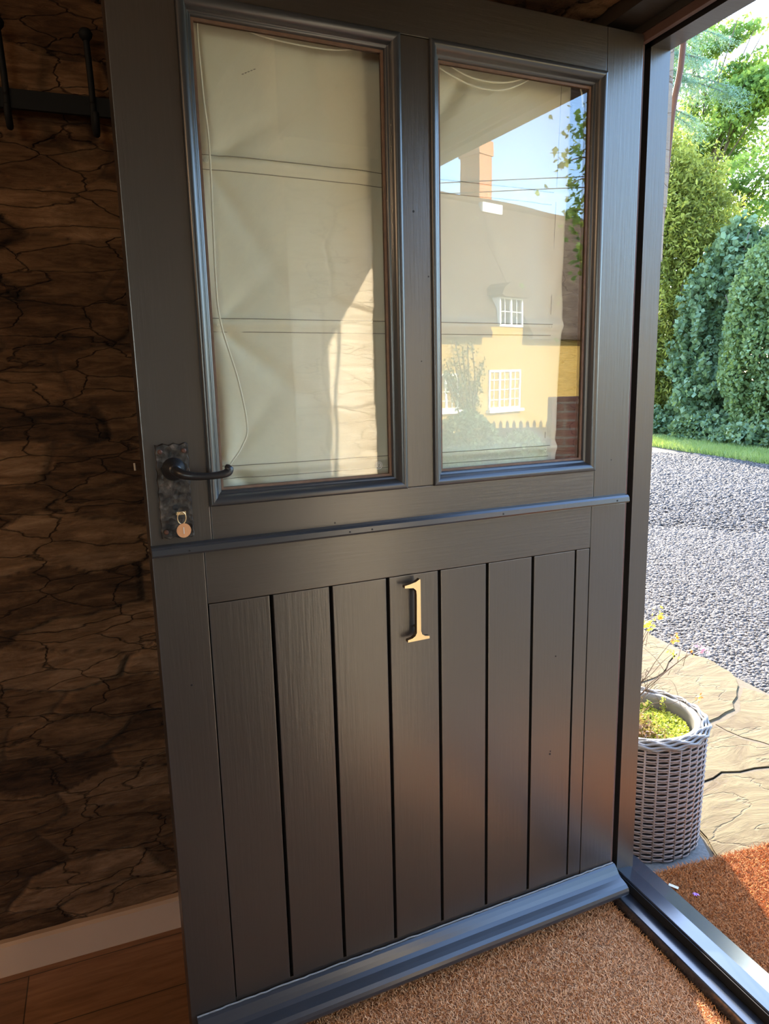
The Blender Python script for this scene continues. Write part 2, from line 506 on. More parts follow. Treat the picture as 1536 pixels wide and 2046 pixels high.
# cottage
M_render = m_simple('yellow_cottage_render', (0.38, 0.25, 0.065), 0.9, nscale=4, var=0.06)
t = NT('thatch')
n1 = t.noise(t.coords((1, 1, 1)), 3, 5)
n2 = t.noise(t.coords((14, 2, 2)), 6, 5, 0.6)
f = t.math('ADD', t.math('MULTIPLY', n1, 0.6), t.math('MULTIPLY', n2, 0.5))
t.bsdf(t.ramp(f, [(0.3, (0.05, 0.036, 0.028)), (0.55, (0.095, 0.07, 0.052)), (0.75, (0.16, 0.12, 0.09))]), 0.95, spec=0.1, bump=f, bstr=0.8, bdist=0.06)
M_thatch = t.m
def m_brick(name, c1, c2, mort, sc_=1.0):
    t = NT(name)
    bk = t.n('ShaderNodeTexBrick'); bk.inputs['Scale'].default_value = sc_
    bk.inputs['Brick Width'].default_value = 0.22; bk.inputs['Row Height'].default_value = 0.075; bk.inputs['Mortar Size'].default_value = 0.009
    bk.inputs['Color1'].default_value = (*c1, 1); bk.inputs['Color2'].default_value = (*c2, 1); bk.inputs['Mortar'].default_value = (*mort, 1)
    tc = t.n('ShaderNodeTexCoord'); sp = t.n('ShaderNodeSeparateXYZ'); cb = t.n('ShaderNodeCombineXYZ')
    t.l(tc.outputs['Object'], sp.inputs[0]); t.l(t.math('ADD', sp.outputs[0], sp.outputs[1]), cb.inputs[0]); t.l(sp.outputs[2], cb.inputs[1])
    t.l(cb.outputs[0], bk.inputs['Vector'])
    n1 = t.noise(t.coords(), 8, 4)
    c = t.mix(0.6, bk.outputs['Color'], t.ramp(n1, [(0.3, (0.5, 0.5, 0.5)), (0.7, (1.1, 1.1, 1.1))]), 'MULTIPLY')
    t.bsdf(c, 0.9, spec=0.2, bump=bk.outputs['Fac'], bstr=-0.4, bdist=0.01)
    return t.m
M_chim = m_brick('orange_chimney_brick', (0.58, 0.22, 0.10), (0.46, 0.17, 0.08), (0.5, 0.36, 0.25))
M_gbrick = m_brick('weathered_garden_brick', (0.12, 0.05, 0.04), (0.085, 0.04, 0.035), (0.12, 0.10, 0.09), 1.0)
M_darkfence = m_simple('dark_stained_fence', (0.05, 0.04, 0.032), 0.9)
M_chpot = m_simple('clay_chimney_pot', (0.5, 0.22, 0.12), 0.8)

# ------------------------------------------------------------------ stone heightfields
def stone_field(U, V, u0, u1, v0, v1, su, sv, seed, depth=0.022, rgh=1.0):
    r = np.random.default_rng(seed)
    pts = []
    vrow = v0 - sv
    while vrow < v1 + sv:
        hrow = sv * r.uniform(0.55, 1.45)
        u = u0 - su * r.uniform(0.2, 1.2)
        while u < u1 + su:
            wd = su * r.uniform(0.45, 1.8)
            pts.append((u + wd / 2, vrow + hrow / 2 + r.uniform(-.25, .25) * hrow)); u += wd
        vrow += hrow
    pts = np.array(pts); ids = r.random(len(pts)); hh = r.uniform(-1, 1, len(pts))
    wu = U + 0.028 * fbm(U * 9, V * 9, seed + 1, 3)
    wv = V + 0.016 * fbm(U * 12, V * 12, seed + 5, 3)
    f1 = np.full(U.shape, 1e9); f2 = np.full(U.shape, 1e9); idx = np.zeros(U.shape, int)
    k = su / sv
    for i, (a, b) in enumerate(pts):
        d = np.hypot(wu - a, (wv - b) * k)
        m = d < f1
        f2 = np.where(m, f1, np.minimum(f2, d)); idx = np.where(m, i, idx); f1 = np.where(m, d, f1)
    e = (f2 - f1) / su
    s = np.clip(e / 0.10, 0, 1); s = s * s * (3 - 2 * s)
    h = s * (0.55 + 0.45 * hh[idx]) * depth + rgh * (0.006 * fbm(U * 9, V * 60, seed + 9, 5) + 0.004 * fbm(U * 5, V * 7, seed + 20, 3))
    return h, ids[idx], 1 - np.clip(e / 0.05, 0, 1)

def grid_stone(name, us, vs, fn, su, sv, seed, mat, depth=0.022, parent=None, rgh=1.0):
    """fn(U,V,H) -> (n,3) positions"""
    U, V = np.meshgrid(us, vs)
    H, sid, mo = stone_field(U, V, us[0], us[-1], vs[0], vs[-1], su, sv, seed, depth, rgh)
    P = fn(U.ravel(), V.ravel(), H.ravel())
    nu = len(us); nv = len(vs)
    i = np.arange(nu - 1)[None, :] + nu * np.arange(nv - 1)[:, None]
    i = i.ravel()
    F = np.stack([i, i + 1, i + nu + 1, i + nu], 1)
    o = fastmesh(name, P, F, mat, parent, True)
    for nm, arr in (('stone', sid), ('mortar', mo)):
        a = o.data.attributes.new(nm, 'FLOAT', 'POINT'); a.data.foreach_set('value', arr.ravel().astype(np.float32))
    return o

def add_boxes(o, boxes):
    """joins plain boxes into an existing mesh object"""
    bm = bmesh.new(); bm.from_mesh(o.data)
    for (x0, x1, y0, y1, z0, z1) in boxes:
        vs = [bm.verts.new(p) for p in [(x0, y0, z0), (x1, y0, z0), (x1, y1, z0), (x0, y1, z0), (x0, y0, z1), (x1, y0, z1), (x1, y1, z1), (x0, y1, z1)]]
        for f in [(0, 3, 2, 1), (4, 5, 6, 7), (0, 1, 5, 4), (1, 2, 6, 5), (2, 3, 7, 6), (3, 0, 4, 7)]:
            bm.faces.new([vs[i] for i in f])
    bm.to_mesh(o.data); bm.free()

def struct(o, label=None):
    o['kind'] = 'structure'
    if label: o['label'] = label
    return o

FZ = 0.022      # room floor level
WY = 0.30       # stone wall behind the door
# left stone wall (faces -Y)
us = np.concatenate([np.linspace(-4.5, -1.9, 60)[:-1], np.linspace(-1.9, -0.6, 300)[:-1], np.linspace(-0.6, -0.34, 20)])
vs = np.linspace(0.0, 2.2, 480)
wl = grid_stone('wall_left', us, vs, lambda U, V, H: np.stack([U, WY + 0.018 - H, V], 1), 0.24, 0.075, 3, M_stone, 0.012)
add_boxes(wl, [(-4.5, -0.35, WY + 0.03, WY + 0.35, 0.0, 2.2)])
struct(wl, 'dark brown layered stone wall behind the open door')

# front wall: holds the doorway
ws = 2
wf = grid_stone('wall_front', np.linspace(-0.352, -0.092, 110), np.linspace(0.0, 1.83, 480),
                lambda U, V, H: np.stack([U, -0.885 + H, V], 1), 0.30, 0.22, 21, M_reveal, 0.005, None, 0.5)
add_boxes(wf, [(-0.35, 0.088, -4.5, -0.90, -0.06, 3.6),
               (-0.35, 0.060, 0.115, 4.5, -0.06, 3.6),
               (-0.35, 0.060, -0.90, 0.115, 1.90, 3.6)])
struct(wf, 'cream stone reveal and wall around the doorway')
# outer skin of the wall on the hinge side, a sliver is seen beyond the frame
we = grid_stone('wall_outside', np.linspace(0.036, 0.60, 130), np.linspace(-0.06, 2.6, 420),
                lambda U, V, H: np.stack([0.078 + H * 0.9, U, V], 1), 0.3, 0.16, 5, M_extwall, 0.012)
add_boxes(we, [(0.061, 0.082, 0.036, 4.5, -0.06, 3.6), (0.070, 0.0905, 0.023, 0.05, 1.50, 1.79), (0.070, 0.087, 0.025, 0.05, 1.40, 1.50), (0.061, 0.088, -0.90, 0.03, 1.92, 3.6)])
struct(we, 'pale outside stone wall beside the door frame')
# stone lintel above the open door
li = grid_stone('trim_5', np.linspace(-0.36, -0.060, 90), np.linspace(-0.90, 0.31, 260),
                lambda U, V, H: np.stack([U, V, 1.835 - H * 0.8], 1), 0.3, 0.3, 8, M_stone, 0.014)
add_boxes(li, [(-0.36, -0.062, -0.90, 0.31, 1.836, 2.2)])
struct(li, 'brown stone lintel above the door')

fl = MB().box(-4.5, -0.012, -4.5, 0.33, FZ - 0.08, FZ).build('floor', M_floor); struct(fl, 'brown wooden floor')
ce = MB().box(-4.5, -0.36, -4.5, 0.33, 2.15, 2.25).build('ceiling', M_ceil); struct(ce)
wb_ = MB().box(-4.6, -4.5, -4.5, 0.33, 0, 2.2).build('wall_back', M_plaster); struct(wb_)
wr_ = MB().box(-4.5, -3.25, -4.6, -4.5, 0, 2.2).box(-1.95, -0.35, -4.6, -4.5, 0, 2.2).box(-3.25, -1.95, -4.6, -4.5, 0, 0.85).box(-3.25, -1.95, -4.6, -4.5, 1.85, 2.2).build('wall_right', M_plaster); struct(wr_)
wn_ = MB().box(-3.25, -3.19, -4.57, -4.53, 0.85, 1.85).box(-2.01, -1.95, -4.57, -4.53, 0.85, 1.85).box(-2.63, -2.57, -4.57, -4.53, 0.85, 1.85).box(-3.25, -1.95, -4.57, -4.53, 0.85, 0.91).box(-3.25, -1.95, -4.57, -4.53, 1.79, 1.85).build('added_window_1', M_white); struct(wn_, 'unseen white casement window added around the fill light')  # opening and frame invented to go with the added fill light
bb = MB()
bb.prism([(WY - 0.004, FZ), (WY - 0.004, 0.088), (WY + 0.004, 0.092), (WY + 0.03, 0.092), (WY + 0.03, FZ)], -4.5, -0.36, 'x')
bb = bb.build('baseboard_left', M_skirt); struct(bb, 'cream painted skirting board along the stone wall')

# ------------------------------------------------------------------ door frame
Y0 = 0.014      # face of the hinge side stop
LY = -0.862     # face of the latch side stop
jm = MB()
jm.prism([(0.029, Y0), (0.0735, Y0), (0.0735, 0.115), (-0.03, 0.115), (-0.03, 0.062), (0.0, 0.062), (0.0, 0.045), (0.029, 0.045)], 0.03, 1.90, 'z')
jm = jm.build('trim_1', M_paint); struct(jm, 'dark painted hinge side door jamb')
s_ = MB().box(0.0135, 0.029, 0.030, 0.046, 0.055, 1.79).build('draught_groove', M_strip, jm)
s_ = MB().box(0.0025, 0.0135, 0.0125, 0.046, 0.085, 1.785, 0.001).build('draught_seal', M_seal, jm)
hd = MB()
hd.prism([(0.029, 1.770), (0.0735, 1.770), (0.0735, 1.915), (-0.058, 1.915), (-0.058, 1.800), (0.000, 1.800), (0.000, 1.786), (0.029, 1.786)], -0.93, 0.114, 'y')
hd = hd.build('trim_2', M_painth); struct(hd, 'dark painted head of the door frame')
MB().box(0.0135, 0.029, LY, Y0 + 0.02, 1.780, 1.786).build('draught_groove', M_strip, hd)
MB().box(0.0035, 0.0135, LY, Y0, 1.771, 1.7862, 0.001).build('draught_seal', M_seal, hd)
lj = MB()
lj.prism([(0.0, LY), (0.0735, LY), (0.0735, -0.93), (-0.095, -0.93), (-0.095, LY - 0.013), (0.0, LY - 0.013)], 0.03, 1.799, 'z')
lj = lj.build('trim_3', M_matt); struct(lj, 'dark painted latch side door jamb')
si = MB()
si.prism([(-0.005, 0.0), (-0.005, 0.058), (-0.003, 0.060), (0.027, 0.060), (0.029, 0.062), (0.029, 0.083), (0.031, 0.085), (0.066, 0.082), (0.122, 0.060), (0.124, 0.057), (0.124, 0.035), (0.118, 0.033), (0.118, -0.06), (0.02, -0.06)], -0.93, Y0 - 0.0, 'y')
si.prism([(0.072, 0.0785), (0.122, 0.060), (0.124, 0.057), (0.124, 0.035), (0.118, 0.033), (0.118, -0.06), (0.072, -0.06)], Y0, 0.085, 'y')
si = si.build('trim_4', M_sill); struct(si, 'blue grey painted door sill')
MB().box(0.0262, 0.0288, -0.862, 0.0, 0.0605, 0.081, 0.0005).build('step_shade', M_strip, si)  # thin black sheet painting shade onto the step face of the sill

# ------------------------------------------------------------------ the stable door
TH = 0.052372886627705784
door = empty('door_1', (0, 0, 0.0), TH)
tag(door, 'open dark grey stable door with two glazed panes and a brass figure one', 'door', kind='structure')
W = 0.913; T = 0.044
def dbox(u0, u1, w0, w1, off=0.0, back=None, bev=0.0012):
    """box in door coordinates: u from the hinge, w up, off towards the outside face"""
    return (-u1, -u0, -off, (T if back is None else back), w0, w1, bev)
def dpart(name, boxes, mat, parent=door):
    m = MB()
    for b in boxes: m.box(*b)
    return m.build(name, mat, parent)
G = 0.0008
dpart('stile', [dbox(0, 0.0815 - G, 0.9355, 1.781)], M_paint)
dpart('stile', [dbox(0.8215 + G, W, 0.9355, 1.781)], M_paint)
dpart('stile', [dbox(0, 0.0855 - G, 0.066, 0.931)], M_paint)
dpart('stile', [dbox(0.8355 + G, W, 0.066, 0.931)], M_paint)
dpart('rail', [dbox(0.0815, 0.8215, 1.7085, 1.781)], M_painth)
dpart('rail', [dbox(0.0815, 0.8215, 0.9355, 1.0025)], M_painth)
dpart('rail', [dbox(0.0855, 0.8355, 0.8475 + G, 0.931)], M_painth)
dpart('rail', [dbox(0.0855, 0.8355, 0.066, 0.128, -0.002)], M_painth)
dpart('glazing_bar', [dbox(0.4335, 0.4865, 1.0025 + G, 1.7085 - G)], M_paint)
edges = [0.0855, 0.120, 0.2215, 0.3235, 0.4245, 0.5265, 0.6315, 0.734, 0.8355]
for i in range(8):
    a, b = edges[i], edges[i + 1]
    ga = 0.0009 if i == 0 else (0.0022 if i == 1 else 0.0031)
    gb = 0.0022 if i == 0 else (0.0012 if i == 7 else 0.0031)
    dpart('plank', [dbox(a + ga, b - gb, 0.128, 0.847, -0.0005, 0.020, 0.0012)], M_paint)
dpart('backing_board', [dbox(0.0855, 0.8355, 0.128, 0.8475, -0.0205, 0.0435, 0)], M_black)

def mould(name, ua, ub, wa, wb, prof, mat, parent=door):
    V = []; F = []
    n = len(prof)
    for (i_, o_) in prof:
        for (u, w_) in ((ua + i_, wa + i_), (ub - i_, wa + i_), (ub - i_, wb - i_), (ua + i_, wb - i_)):
            V.append((-u, -o_, w_))
    for k in range(n - 1):
        for c_ in range(4):
            d_ = (c_ + 1) % 4
            F.append((k * 4 + c_, k * 4 + d_, (k + 1) * 4 + d_, (k + 1) * 4 + c_))
    # each side keeps its own vertices so that the mitres stay sharp
    V2 = []; F2 = []
    for c_ in range(4):
        d_ = (c_ + 1) % 4; b0 = len(V2)
        for k in range(n): V2 += [V[k * 4 + c_], V[k * 4 + d_]]
        for k in range(n - 1): F2.append((b0 + 2 * k, b0 + 2 * k + 1, b0 + 2 * k + 3, b0 + 2 * k + 2))
    o = meshobj(name, V2, F2, mat, parent, name == 'moulding')
    bm = bmesh.new(); bm.from_mesh(o.data)
    bmesh.ops.recalc_face_normals(bm, faces=list(bm.faces)); bm.to_mesh(o.data); bm.free()
    return o
PROF = [(-0.0008, -0.002), (-0.0008, 0.0030), (0.0008, 0.0046), (0.0035, 0.0052), (0.0065, 0.0047), (0.0095, 0.0031), (0.0120, 0.0005), (0.0140, -0.0030), (0.0152, -0.0065), (0.0157, -0.0078), (0.0175, -0.0082), (0.0195, -0.0090), (0.0206, -0.0110), (0.0212, -0.0145)]
BEAD = [(0.0210, -0.0142), (0.0250, -0.0144), (0.0250, -0.0175)]
panes = ((0.0815, 0.4335), (0.4865, 0.8215))
for (a, b) in panes:
    mould('moulding', a, b, 1.0025, 1.7085, PROF, M_gloss)
    bd = mould('glazing_bead', a, b, 1.0025, 1.7085, BEAD, M_bead)
    mould('rebate', a, b, 1.0025, 1.7085, [(0.0250, -0.0215), (0.016, -0.0216), (0.014, -0.0435), (-0.001, -0.0436)], M_bead, bd)
    gp = dpart('glass_pane', [(-(b - 0.017), -(a + 0.017), 0.0176, 0.0214, 1.0025 + 0.017, 1.7085 - 0.017, 0)], M_glass)
    if a > 0.4:      # round safety mark etched in the lower corner of the wide pane
        mk = MB(); cu, cw = a + 0.044, 1.0025 + 0.040
        for rr in (0.0062, 0.0036):
            mk.tube([(-(cu + rr * math.cos(q)), 0.0174, cw + rr * math.sin(q)) for q in np.linspace(0, 2 * math.pi, 25)[:-1]], 0.0004, 4, True)
        for dx, dz in ((-0.003, 0.0), (0.0, 0.0), (0.003, 0.0)):
            mk.tube([(-(cu + dx - 0.001), 0.0174, cw - 0.0015), (-(cu + dx + 0.001), 0.0174, cw + 0.0015)], 0.0004, 4)
        mk.build('etched_mark', M_white, gp)

# small knots and chips in the paint
for (u, w_, sz) in ((0.163, 0.635, 0.0016), (0.172, 0.425, 0.0022), (0.171, 0.431, 0.0014), (0.440, 1.352, 0.0014), (0.466, 1.452, 0.0020), (0.455, 1.215, 0.0012), (0.870, 0.72, 0.0018), (0.62, 0.955, 0.0016), (0.04, 1.02, 0.0012)):
    MB().tube([(-u, -0.0002, w_), (-u, 0.0006, w_)], sz, 7).build('paint_chip', M_black, door)
# horizontal cover strip between the two leaves
cs = MB().prism([(0.001, 0.9505), (-0.011, 0.9490), (-0.0150, 0.9455), (-0.0165, 0.9375), (-0.0145, 0.9345), (0.001, 0.9345)], -W - 0.001, -0.004, 'x').build('cover_strip', M_gloss, door)
for u in (0.035, 0.30, 0.56, 0.60, 0.86):
    MB().tube([(-u, -0.0168, 0.9405), (-u, -0.0150, 0.9405)], 0.0015, 8).build('nail_hole', M_black, cs)
# gap below strip
dpart('leaf_gap', [dbox(0.002, W - 0.002, 0.9305, 0.936, -0.003, T - 0.002, 0)], M_black)
# weatherboard
prof = [(0.0, 0.1205), (-0.006, 0.1210), (-0.011, 0.1185), (-0.017, 0.1120), (-0.022, 0.1055), (-0.029, 0.1010), (-0.038, 0.0988), (-0.046, 0.0965), (-0.0520, 0.0920), (-0.0545, 0.0860), (-0.0545, 0.0800), (-0.0515, 0.0745), (-0.046, 0.0715), (-0.020, 0.0660), (0.0, 0.0655)]
MB().prism(prof, -0.904, 0.004, 'x').build('weatherboard', M_gloss, door)
mk = MB()      # line of old sealant along the top of the weatherboard
rr = random.Random(3)
pts = [(-0.904 + 0.906 * i / 90, -0.0035 + rr.uniform(-.0008, .0008), 0.1218 + rr.uniform(-.0008, .0008)) for i in range(91)]
mk.tube(pts, 0.0016, 5).build('sealant_line', m_simple('grey_sealant', (0.22, 0.22, 0.21), 0.7), door)

# iron lever handle on its plate
pl = MB()
poly = []
pu0, pu1, pw0, pw1 = 0.8495, 0.8970, 0.9600, 1.1010
for i in range(13): poly.append((-pu1 + (pu1 - pu0) * i / 12, pw0 + 0.0016 * math.sin(i / 12 * 3 * 2 * math.pi)))
for i in range(1, 24): poly.append((-pu0 + 0.0008 * math.sin(i * 2.3), pw0 + (pw1 - pw0) * i / 24))
for i in range(13): poly.append((-pu0 - (pu1 - pu0) * i / 12, pw1 + 0.0016 * math.sin(i / 12 * 3 * 2 * math.pi)))
for i in range(1, 24): poly.append((-pu1 + 0.0008 * math.sin(i * 1.9), pw1 - (pw1 - pw0) * i / 24))
b = bmesh.new()
A = [b.verts.new((x, -0.0005, z)) for x, z in poly]; B = [b.verts.new((x, -0.0042, z)) for x, z in poly]
C_ = [b.verts.new((-(0.87325) + (x + 0.87325) * 0.955, -0.0058, 1.0305 + (z - 1.0305) * 0.985)) for x, z in poly]
n = len(poly)
for i in range(n):
    j = (i + 1) % n
    b.faces.new([A[i], A[j], B[j], B[i]]); b.faces.new([B[i], B[j], C_[j], C_[i]])
b.faces.new(C_); bmesh.ops.recalc_face_normals(b, faces=list(b.faces))
pl.add(b)
hp = pl.build('handle_plate', M_plate, door)
for (u, w_) in ((0.856, 1.0905), (0.890, 1.0905), (0.857, 0.970), (0.890, 0.970)):
    m = MB(); m.tube([(-u, -0.0055, w_), (-u, -0.0070, w_), (-u, -0.0078, w_)], [0.0036, 0.0036, 0.0022], 12)
    m.build('screw', m_simple('rusty_screw', (0.10, 0.045, 0.03), 0.5, 0.4), hp)
m = MB()
m.tube([(-0.8735, -0.0055, 1.0065), (-0.8735, -0.0062, 1.0065)], 0.0046, 14)
m.box(-0.8758, -0.8712, -0.0062, -0.0055, 0.990, 1.005)
m.build('keyhole', M_black, hp)
lv = MB()
cx, cz = -0.8725, 1.0640
lv.tube([(cx, -0.005, cz), (cx, -0.008, cz), (cx, -0.014, cz), (cx, -0.020, cz), (cx, -0.024, cz)], [0.0175, 0.0170, 0.0135, 0.0095, 0.007], 20)
pth = catmull([(cx, -0.020, cz), (cx + 0.001, -0.033, cz - 0.001), (cx + 0.008, -0.043, cz - 0.0045), (cx + 0.024, -0.048, cz - 0.0075), (cx + 0.045, -0.050, cz - 0.0085), (cx + 0.062, -0.050, cz - 0.0075), (cx + 0.0715, -0.0485, cz - 0.0045), (cx + 0.0725, -0.0465, cz + 0.001), (cx + 0.069, -0.044, cz + 0.0035)], 6)
nn = len(pth); rad = []
for i in range(nn):
    q = i / (nn - 1)
    rad.append(0.0062 + 0.0008 * math.sin(q * 9) if q < 0.86 else 0.0060 - (q - 0.86) * 0.022)
lv.tube(pth, rad, 12)
lv.build('lever', M_iron, door, True)

# brass figure 1
one = [(0.4732, 0.8427), (0.4722, 0.8414), (0.4722, 0.7470), (0.4700, 0.7405), (0.4645, 0.7370), (0.4555, 0.7355), (0.4555, 0.7306), (0.4983, 0.7303), (0.4982, 0.7345), (0.4890, 0.7362), (0.4835, 0.7395), (0.4806, 0.7447), (0.4798, 0.8150), (0.4807, 0.8230), (0.4857, 0.8280), (0.5027, 0.8299), (0.5026, 0.8340), (0.4930, 0.8356), (0.4805, 0.8385)]
m = MB().prism([(-u, w_) for u, w_ in one], -0.0185, -0.0095, 'y')
nb = m.build('figure_one', M_brass, door)
nb.data.materials.append(M_brassd)
for p in nb.data.polygons:
    if abs(p.normal.y) < 0.9 or p.center.y > -0.012: p.material_index = 1
m = MB()
for w_ in (0.820, 0.752): m.tube([(-0.476, 0, w_), (-0.476, -0.0097, w_)], 0.0022, 8)
m.build('fixing_pin', M_brassd, nb)

def DW(u, off, w_):
    """door coordinates to world"""
    c, s = math.cos(TH), math.sin(TH)
    x, y = -u, -off
    return (c * x - s * y, s * x + c * y, w_)

# key with its ring and round tag
ky = empty('key', DW(0.8735, 0.006, 0.9975), TH, 'brass key in the door lock with a ring and round copper tag', 'key')
m = MB()
m.tube([(0, 0.004, 0), (0, -0.010, 0)], 0.0016, 8)
bow = [(0.0085 * math.cos(q), -0.0125, 0.0 + 0.0035 * math.sin(q)) for q in np.linspace(0, 2 * math.pi, 20)[:-1]]
m.box(-0.001, 0.012, -0.0135, -0.0115, -0.0008, 0.0042, 0.0005)
m.build('key_shank', M_brass, ky)
MB().tube([(0.0055 + 0.0062 * math.cos(q), -0.0125 - 0.002 * math.sin(q), -0.0055 + 0.0095 * math.sin(q)) for q in np.linspace(0, 2 * math.pi, 33)[:-1]], 0.0008, 6, True).build('key_ring', M_brass, ky, True)
cyl = MB(); cyl.tube([(0.0070, -0.0125, -0.0245), (0.0072, -0.0140, -0.0245)], 0.0108, 28)
tg = cyl.build('key_tag', M_copper, ky)
MB().box(0.0066, 0.0076, -0.0146, -0.0139, -0.0295, -0.0195, 0.0001).build('engraved_one', M_white, tg)

# ------------------------------------------------------------------ roman blind behind the glass
bl = empty('roman_blind', DW(0.48, -0.05, 0.96), TH, 'cream cloth roman blind hung inside the open glazed door', 'blind')
inv = Matrix.Translation(Vector(DW(0.48, -0.05, 0.96))) @ Matrix.Rotation(TH, 4, 'Z')
inv = inv.inverted() @ (Matrix.Rotation(TH, 4, 'Z'))
def BL(u, off, w_): return tuple(inv @ Vector((-u, -off, w_)))
nu, nv = 260, 260
Us = np.linspace(0.0, 1.0, nu); Ws = np.linspace(0.968, 1.755, nv)
UU, WW = np.meshgrid(Us, Ws)
# right edge wanders from u 0.112 at the top to 0.135 at the bottom
ur = 0.113 + (1.69 - WW) * 0.031 + 0.0015 * np.sin(WW * 23)
ul = 0.872
UX = ur + (ul - ur) * UU
D = 0.055 + 0.0035 * fbm(UX * 6, WW * 3.0, 40, 3)
pockets = ((1.521, 1.501), (1.2855, 1.2655), (1.0560, 1.0350))
for (a, b) in pockets:
    c0 = (a + b) / 2
    D = D - 0.006 * np.exp(-((WW - c0 - 0.003) / 0.009) ** 2)
for (uu, ww, amp, su_, sw_) in ((0.80, 1.60, 0.006, 0.02, 0.08), (0.797, 1.40, -0.006, 0.013, 0.07), (0.803, 1.17, 0.007, 0.018, 0.06), (0.775, 1.10, -0.004, 0.015, 0.05), (0.55, 1.60, -0.004, 0.05, 0.1), (0.16, 1.45, 0.004, 0.03, 0.2)):
    D = D + 1.6 * amp * np.exp(-((UX - uu) / su_) ** 2 - ((WW - ww) / sw_) ** 2)
# diagonal pulls towards the cord ties
for (tu, tw, ang, amp) in ((0.785, 1.51, 2.2, 0.005), (0.785, 1.275, 2.4, 0.006), (0.785, 1.275, 3.8, 0.005), (0.785, 1.275, 0.7, 0.004), (0.78, 1.05, 5.6, 0.007), (0.78, 1.05, 2.3, 0.005), (0.33, 1.70, 4.1, 0.007), (0.16, 1.285, 1.1, 0.004), (0.785, 1.275, 5.6, 0.006), (0.785, 1.51, 4.0, 0.005), (0.785, 1.51, 0.6, 0.004), (0.785, 1.51, 5.3, 0.004), (0.785, 1.05, 0.9, 0.005), (0.785, 1.05, 3.7, 0.005), (0.42, 1.74, 4.4, 0.006), (0.62, 1.75, 4.9, 0.004), (0.12, 1.05, 2.6, 0.004)):
    du = -(UX - tu); dw = WW - tw
    al = du * math.cos(ang) + dw * math.sin(ang); ac = -du * math.sin(ang) + dw * math.cos(ang)
    D = D + 1.7 * amp * np.exp(-(ac / (0.010 + 0.06 * np.clip(al, 0, 1))) ** 2) * np.clip(al / 0.03, 0, 1) * np.exp(-np.clip(al, 0, 1) / 0.16)
V = np.array([inv @ Vector((-u, d, w_)) for u, d, w_ in zip(UX.ravel(), D.ravel(), WW.ravel())])
i = (np.arange(nu - 1)[None, :] + nu * np.arange(nv - 1)[:, None]).ravel()
cl = fastmesh('cloth', V, np.stack([i, i + 1, i + nu + 1, i + nu], 1), M_blind, bl, True)
md = cl.modifiers.new('thick', 'SOLIDIFY'); md.thickness = 0.0008
m = MB()
def Dat(u, w_):
    fu = (u - (0.113 + (1.69 - w_) * 0.031)) / (ul - (0.113 + (1.69 - w_) * 0.031))
    a = int(np.clip(fu * (nu - 1), 0, nu - 1)); b = int(np.clip((w_ - Ws[0]) / (Ws[-1] - Ws[0]) * (nv - 1), 0, nv - 1))
    return float(D[b, a])
for (a, b) in pockets:
    for ww in (a, b):
        m = MB()
        m.tube([BL(u, -(Dat(u, ww - 0.006 + 0.008 * u) - 0.0016), ww - 0.006 + 0.008 * (u)) for u in np.linspace(0.15, 0.86, 60)], 0.0006, 4)
        m.build('stitched_seam', M_seam, cl)
m = MB(); m.tube([BL(u, -(Dat(u, 1.5) - 0.0008), u * 0 + w_) for u, w_ in [(0.135 + (1.69 - q) * 0.031, q) for q in np.linspace(0.98, 1.74, 30)]], 0.0005, 4)
m.build('side_hem', M_seam, cl)
m = MB()
for k in range(5):
    u0 = 0.722 - k * 0.0045; w0 = 1.638 + k * 0.0022
    m.tube([BL(u0, -(Dat(u0, w0) - 0.001), w0), BL(u0 - 0.003, -(Dat(u0 - 0.003, w0) - 0.001), w0 + 0.0012)], 0.0006, 4)
m.build('dark_smudge', M_seam, cl)
MB().box(*[c for c in (BL(0.89, 0, 0)[0], BL(0.08, 0, 0)[0])], 0.006, 0.030, 0.79, 0.815, 0.001).build('head_rail', M_white, bl)
# cords on the glass side of the cloth
cords = [
    ('pull_cord', [(0.770, 1.716), (0.781, 1.708), (0.7875, 1.689), (0.785, 1.596), (0.781, 1.521), (0.784, 1.342), (0.780, 1.275), (0.759, 1.191), (0.749, 1.119), (0.759, 1.088), (0.779, 1.061), (0.786, 1.050)]),
    ('swag_cord', [(0.770, 1.712), (0.763, 1.705), (0.728, 1.694), (0.675, 1.685), (0.579, 1.685), (0.506, 1.703), (0.47, 1.715)]),
    ('swag_cord', [(0.47, 1.715), (0.43, 1.712), (0.393, 1.697), (0.336, 1.678), (0.266, 1.680), (0.198, 1.706), (0.18, 1.712)]),
    ('swag_cord', [(0.45, 1.712), (0.394, 1.683), (0.336, 1.666), (0.281, 1.666), (0.235, 1.683), (0.20, 1.706)]),
    ('swag_cord', [(0.138, 1.712), (0.125, 1.707), (0.113, 1.695), (0.107, 1.680), (0.104, 1.66)]),
]
for nm, pts in cords:
    MB().tube([BL(p.x, -p.y, p.z) for p in catmull([(u, 0.034, w_) for u, w_ in pts], 8)], 0.0015, 6).build(nm, M_cord, bl, True)
for (u, w_) in ((0.785, 1.511), (0.782, 1.275), (0.785, 1.048), (0.158, 1.276), (0.165, 1.044)):
    cpt = BL(u, -0.044, w_)
    MB().tube([(cpt[0] + 0.003 * math.cos(q), cpt[1], cpt[2] + 0.003 * math.sin(q)) for q in np.linspace(0, 2 * math.pi, 13)[:-1]], 0.0007, 5, True).build('cord_ring', M_cord, bl)

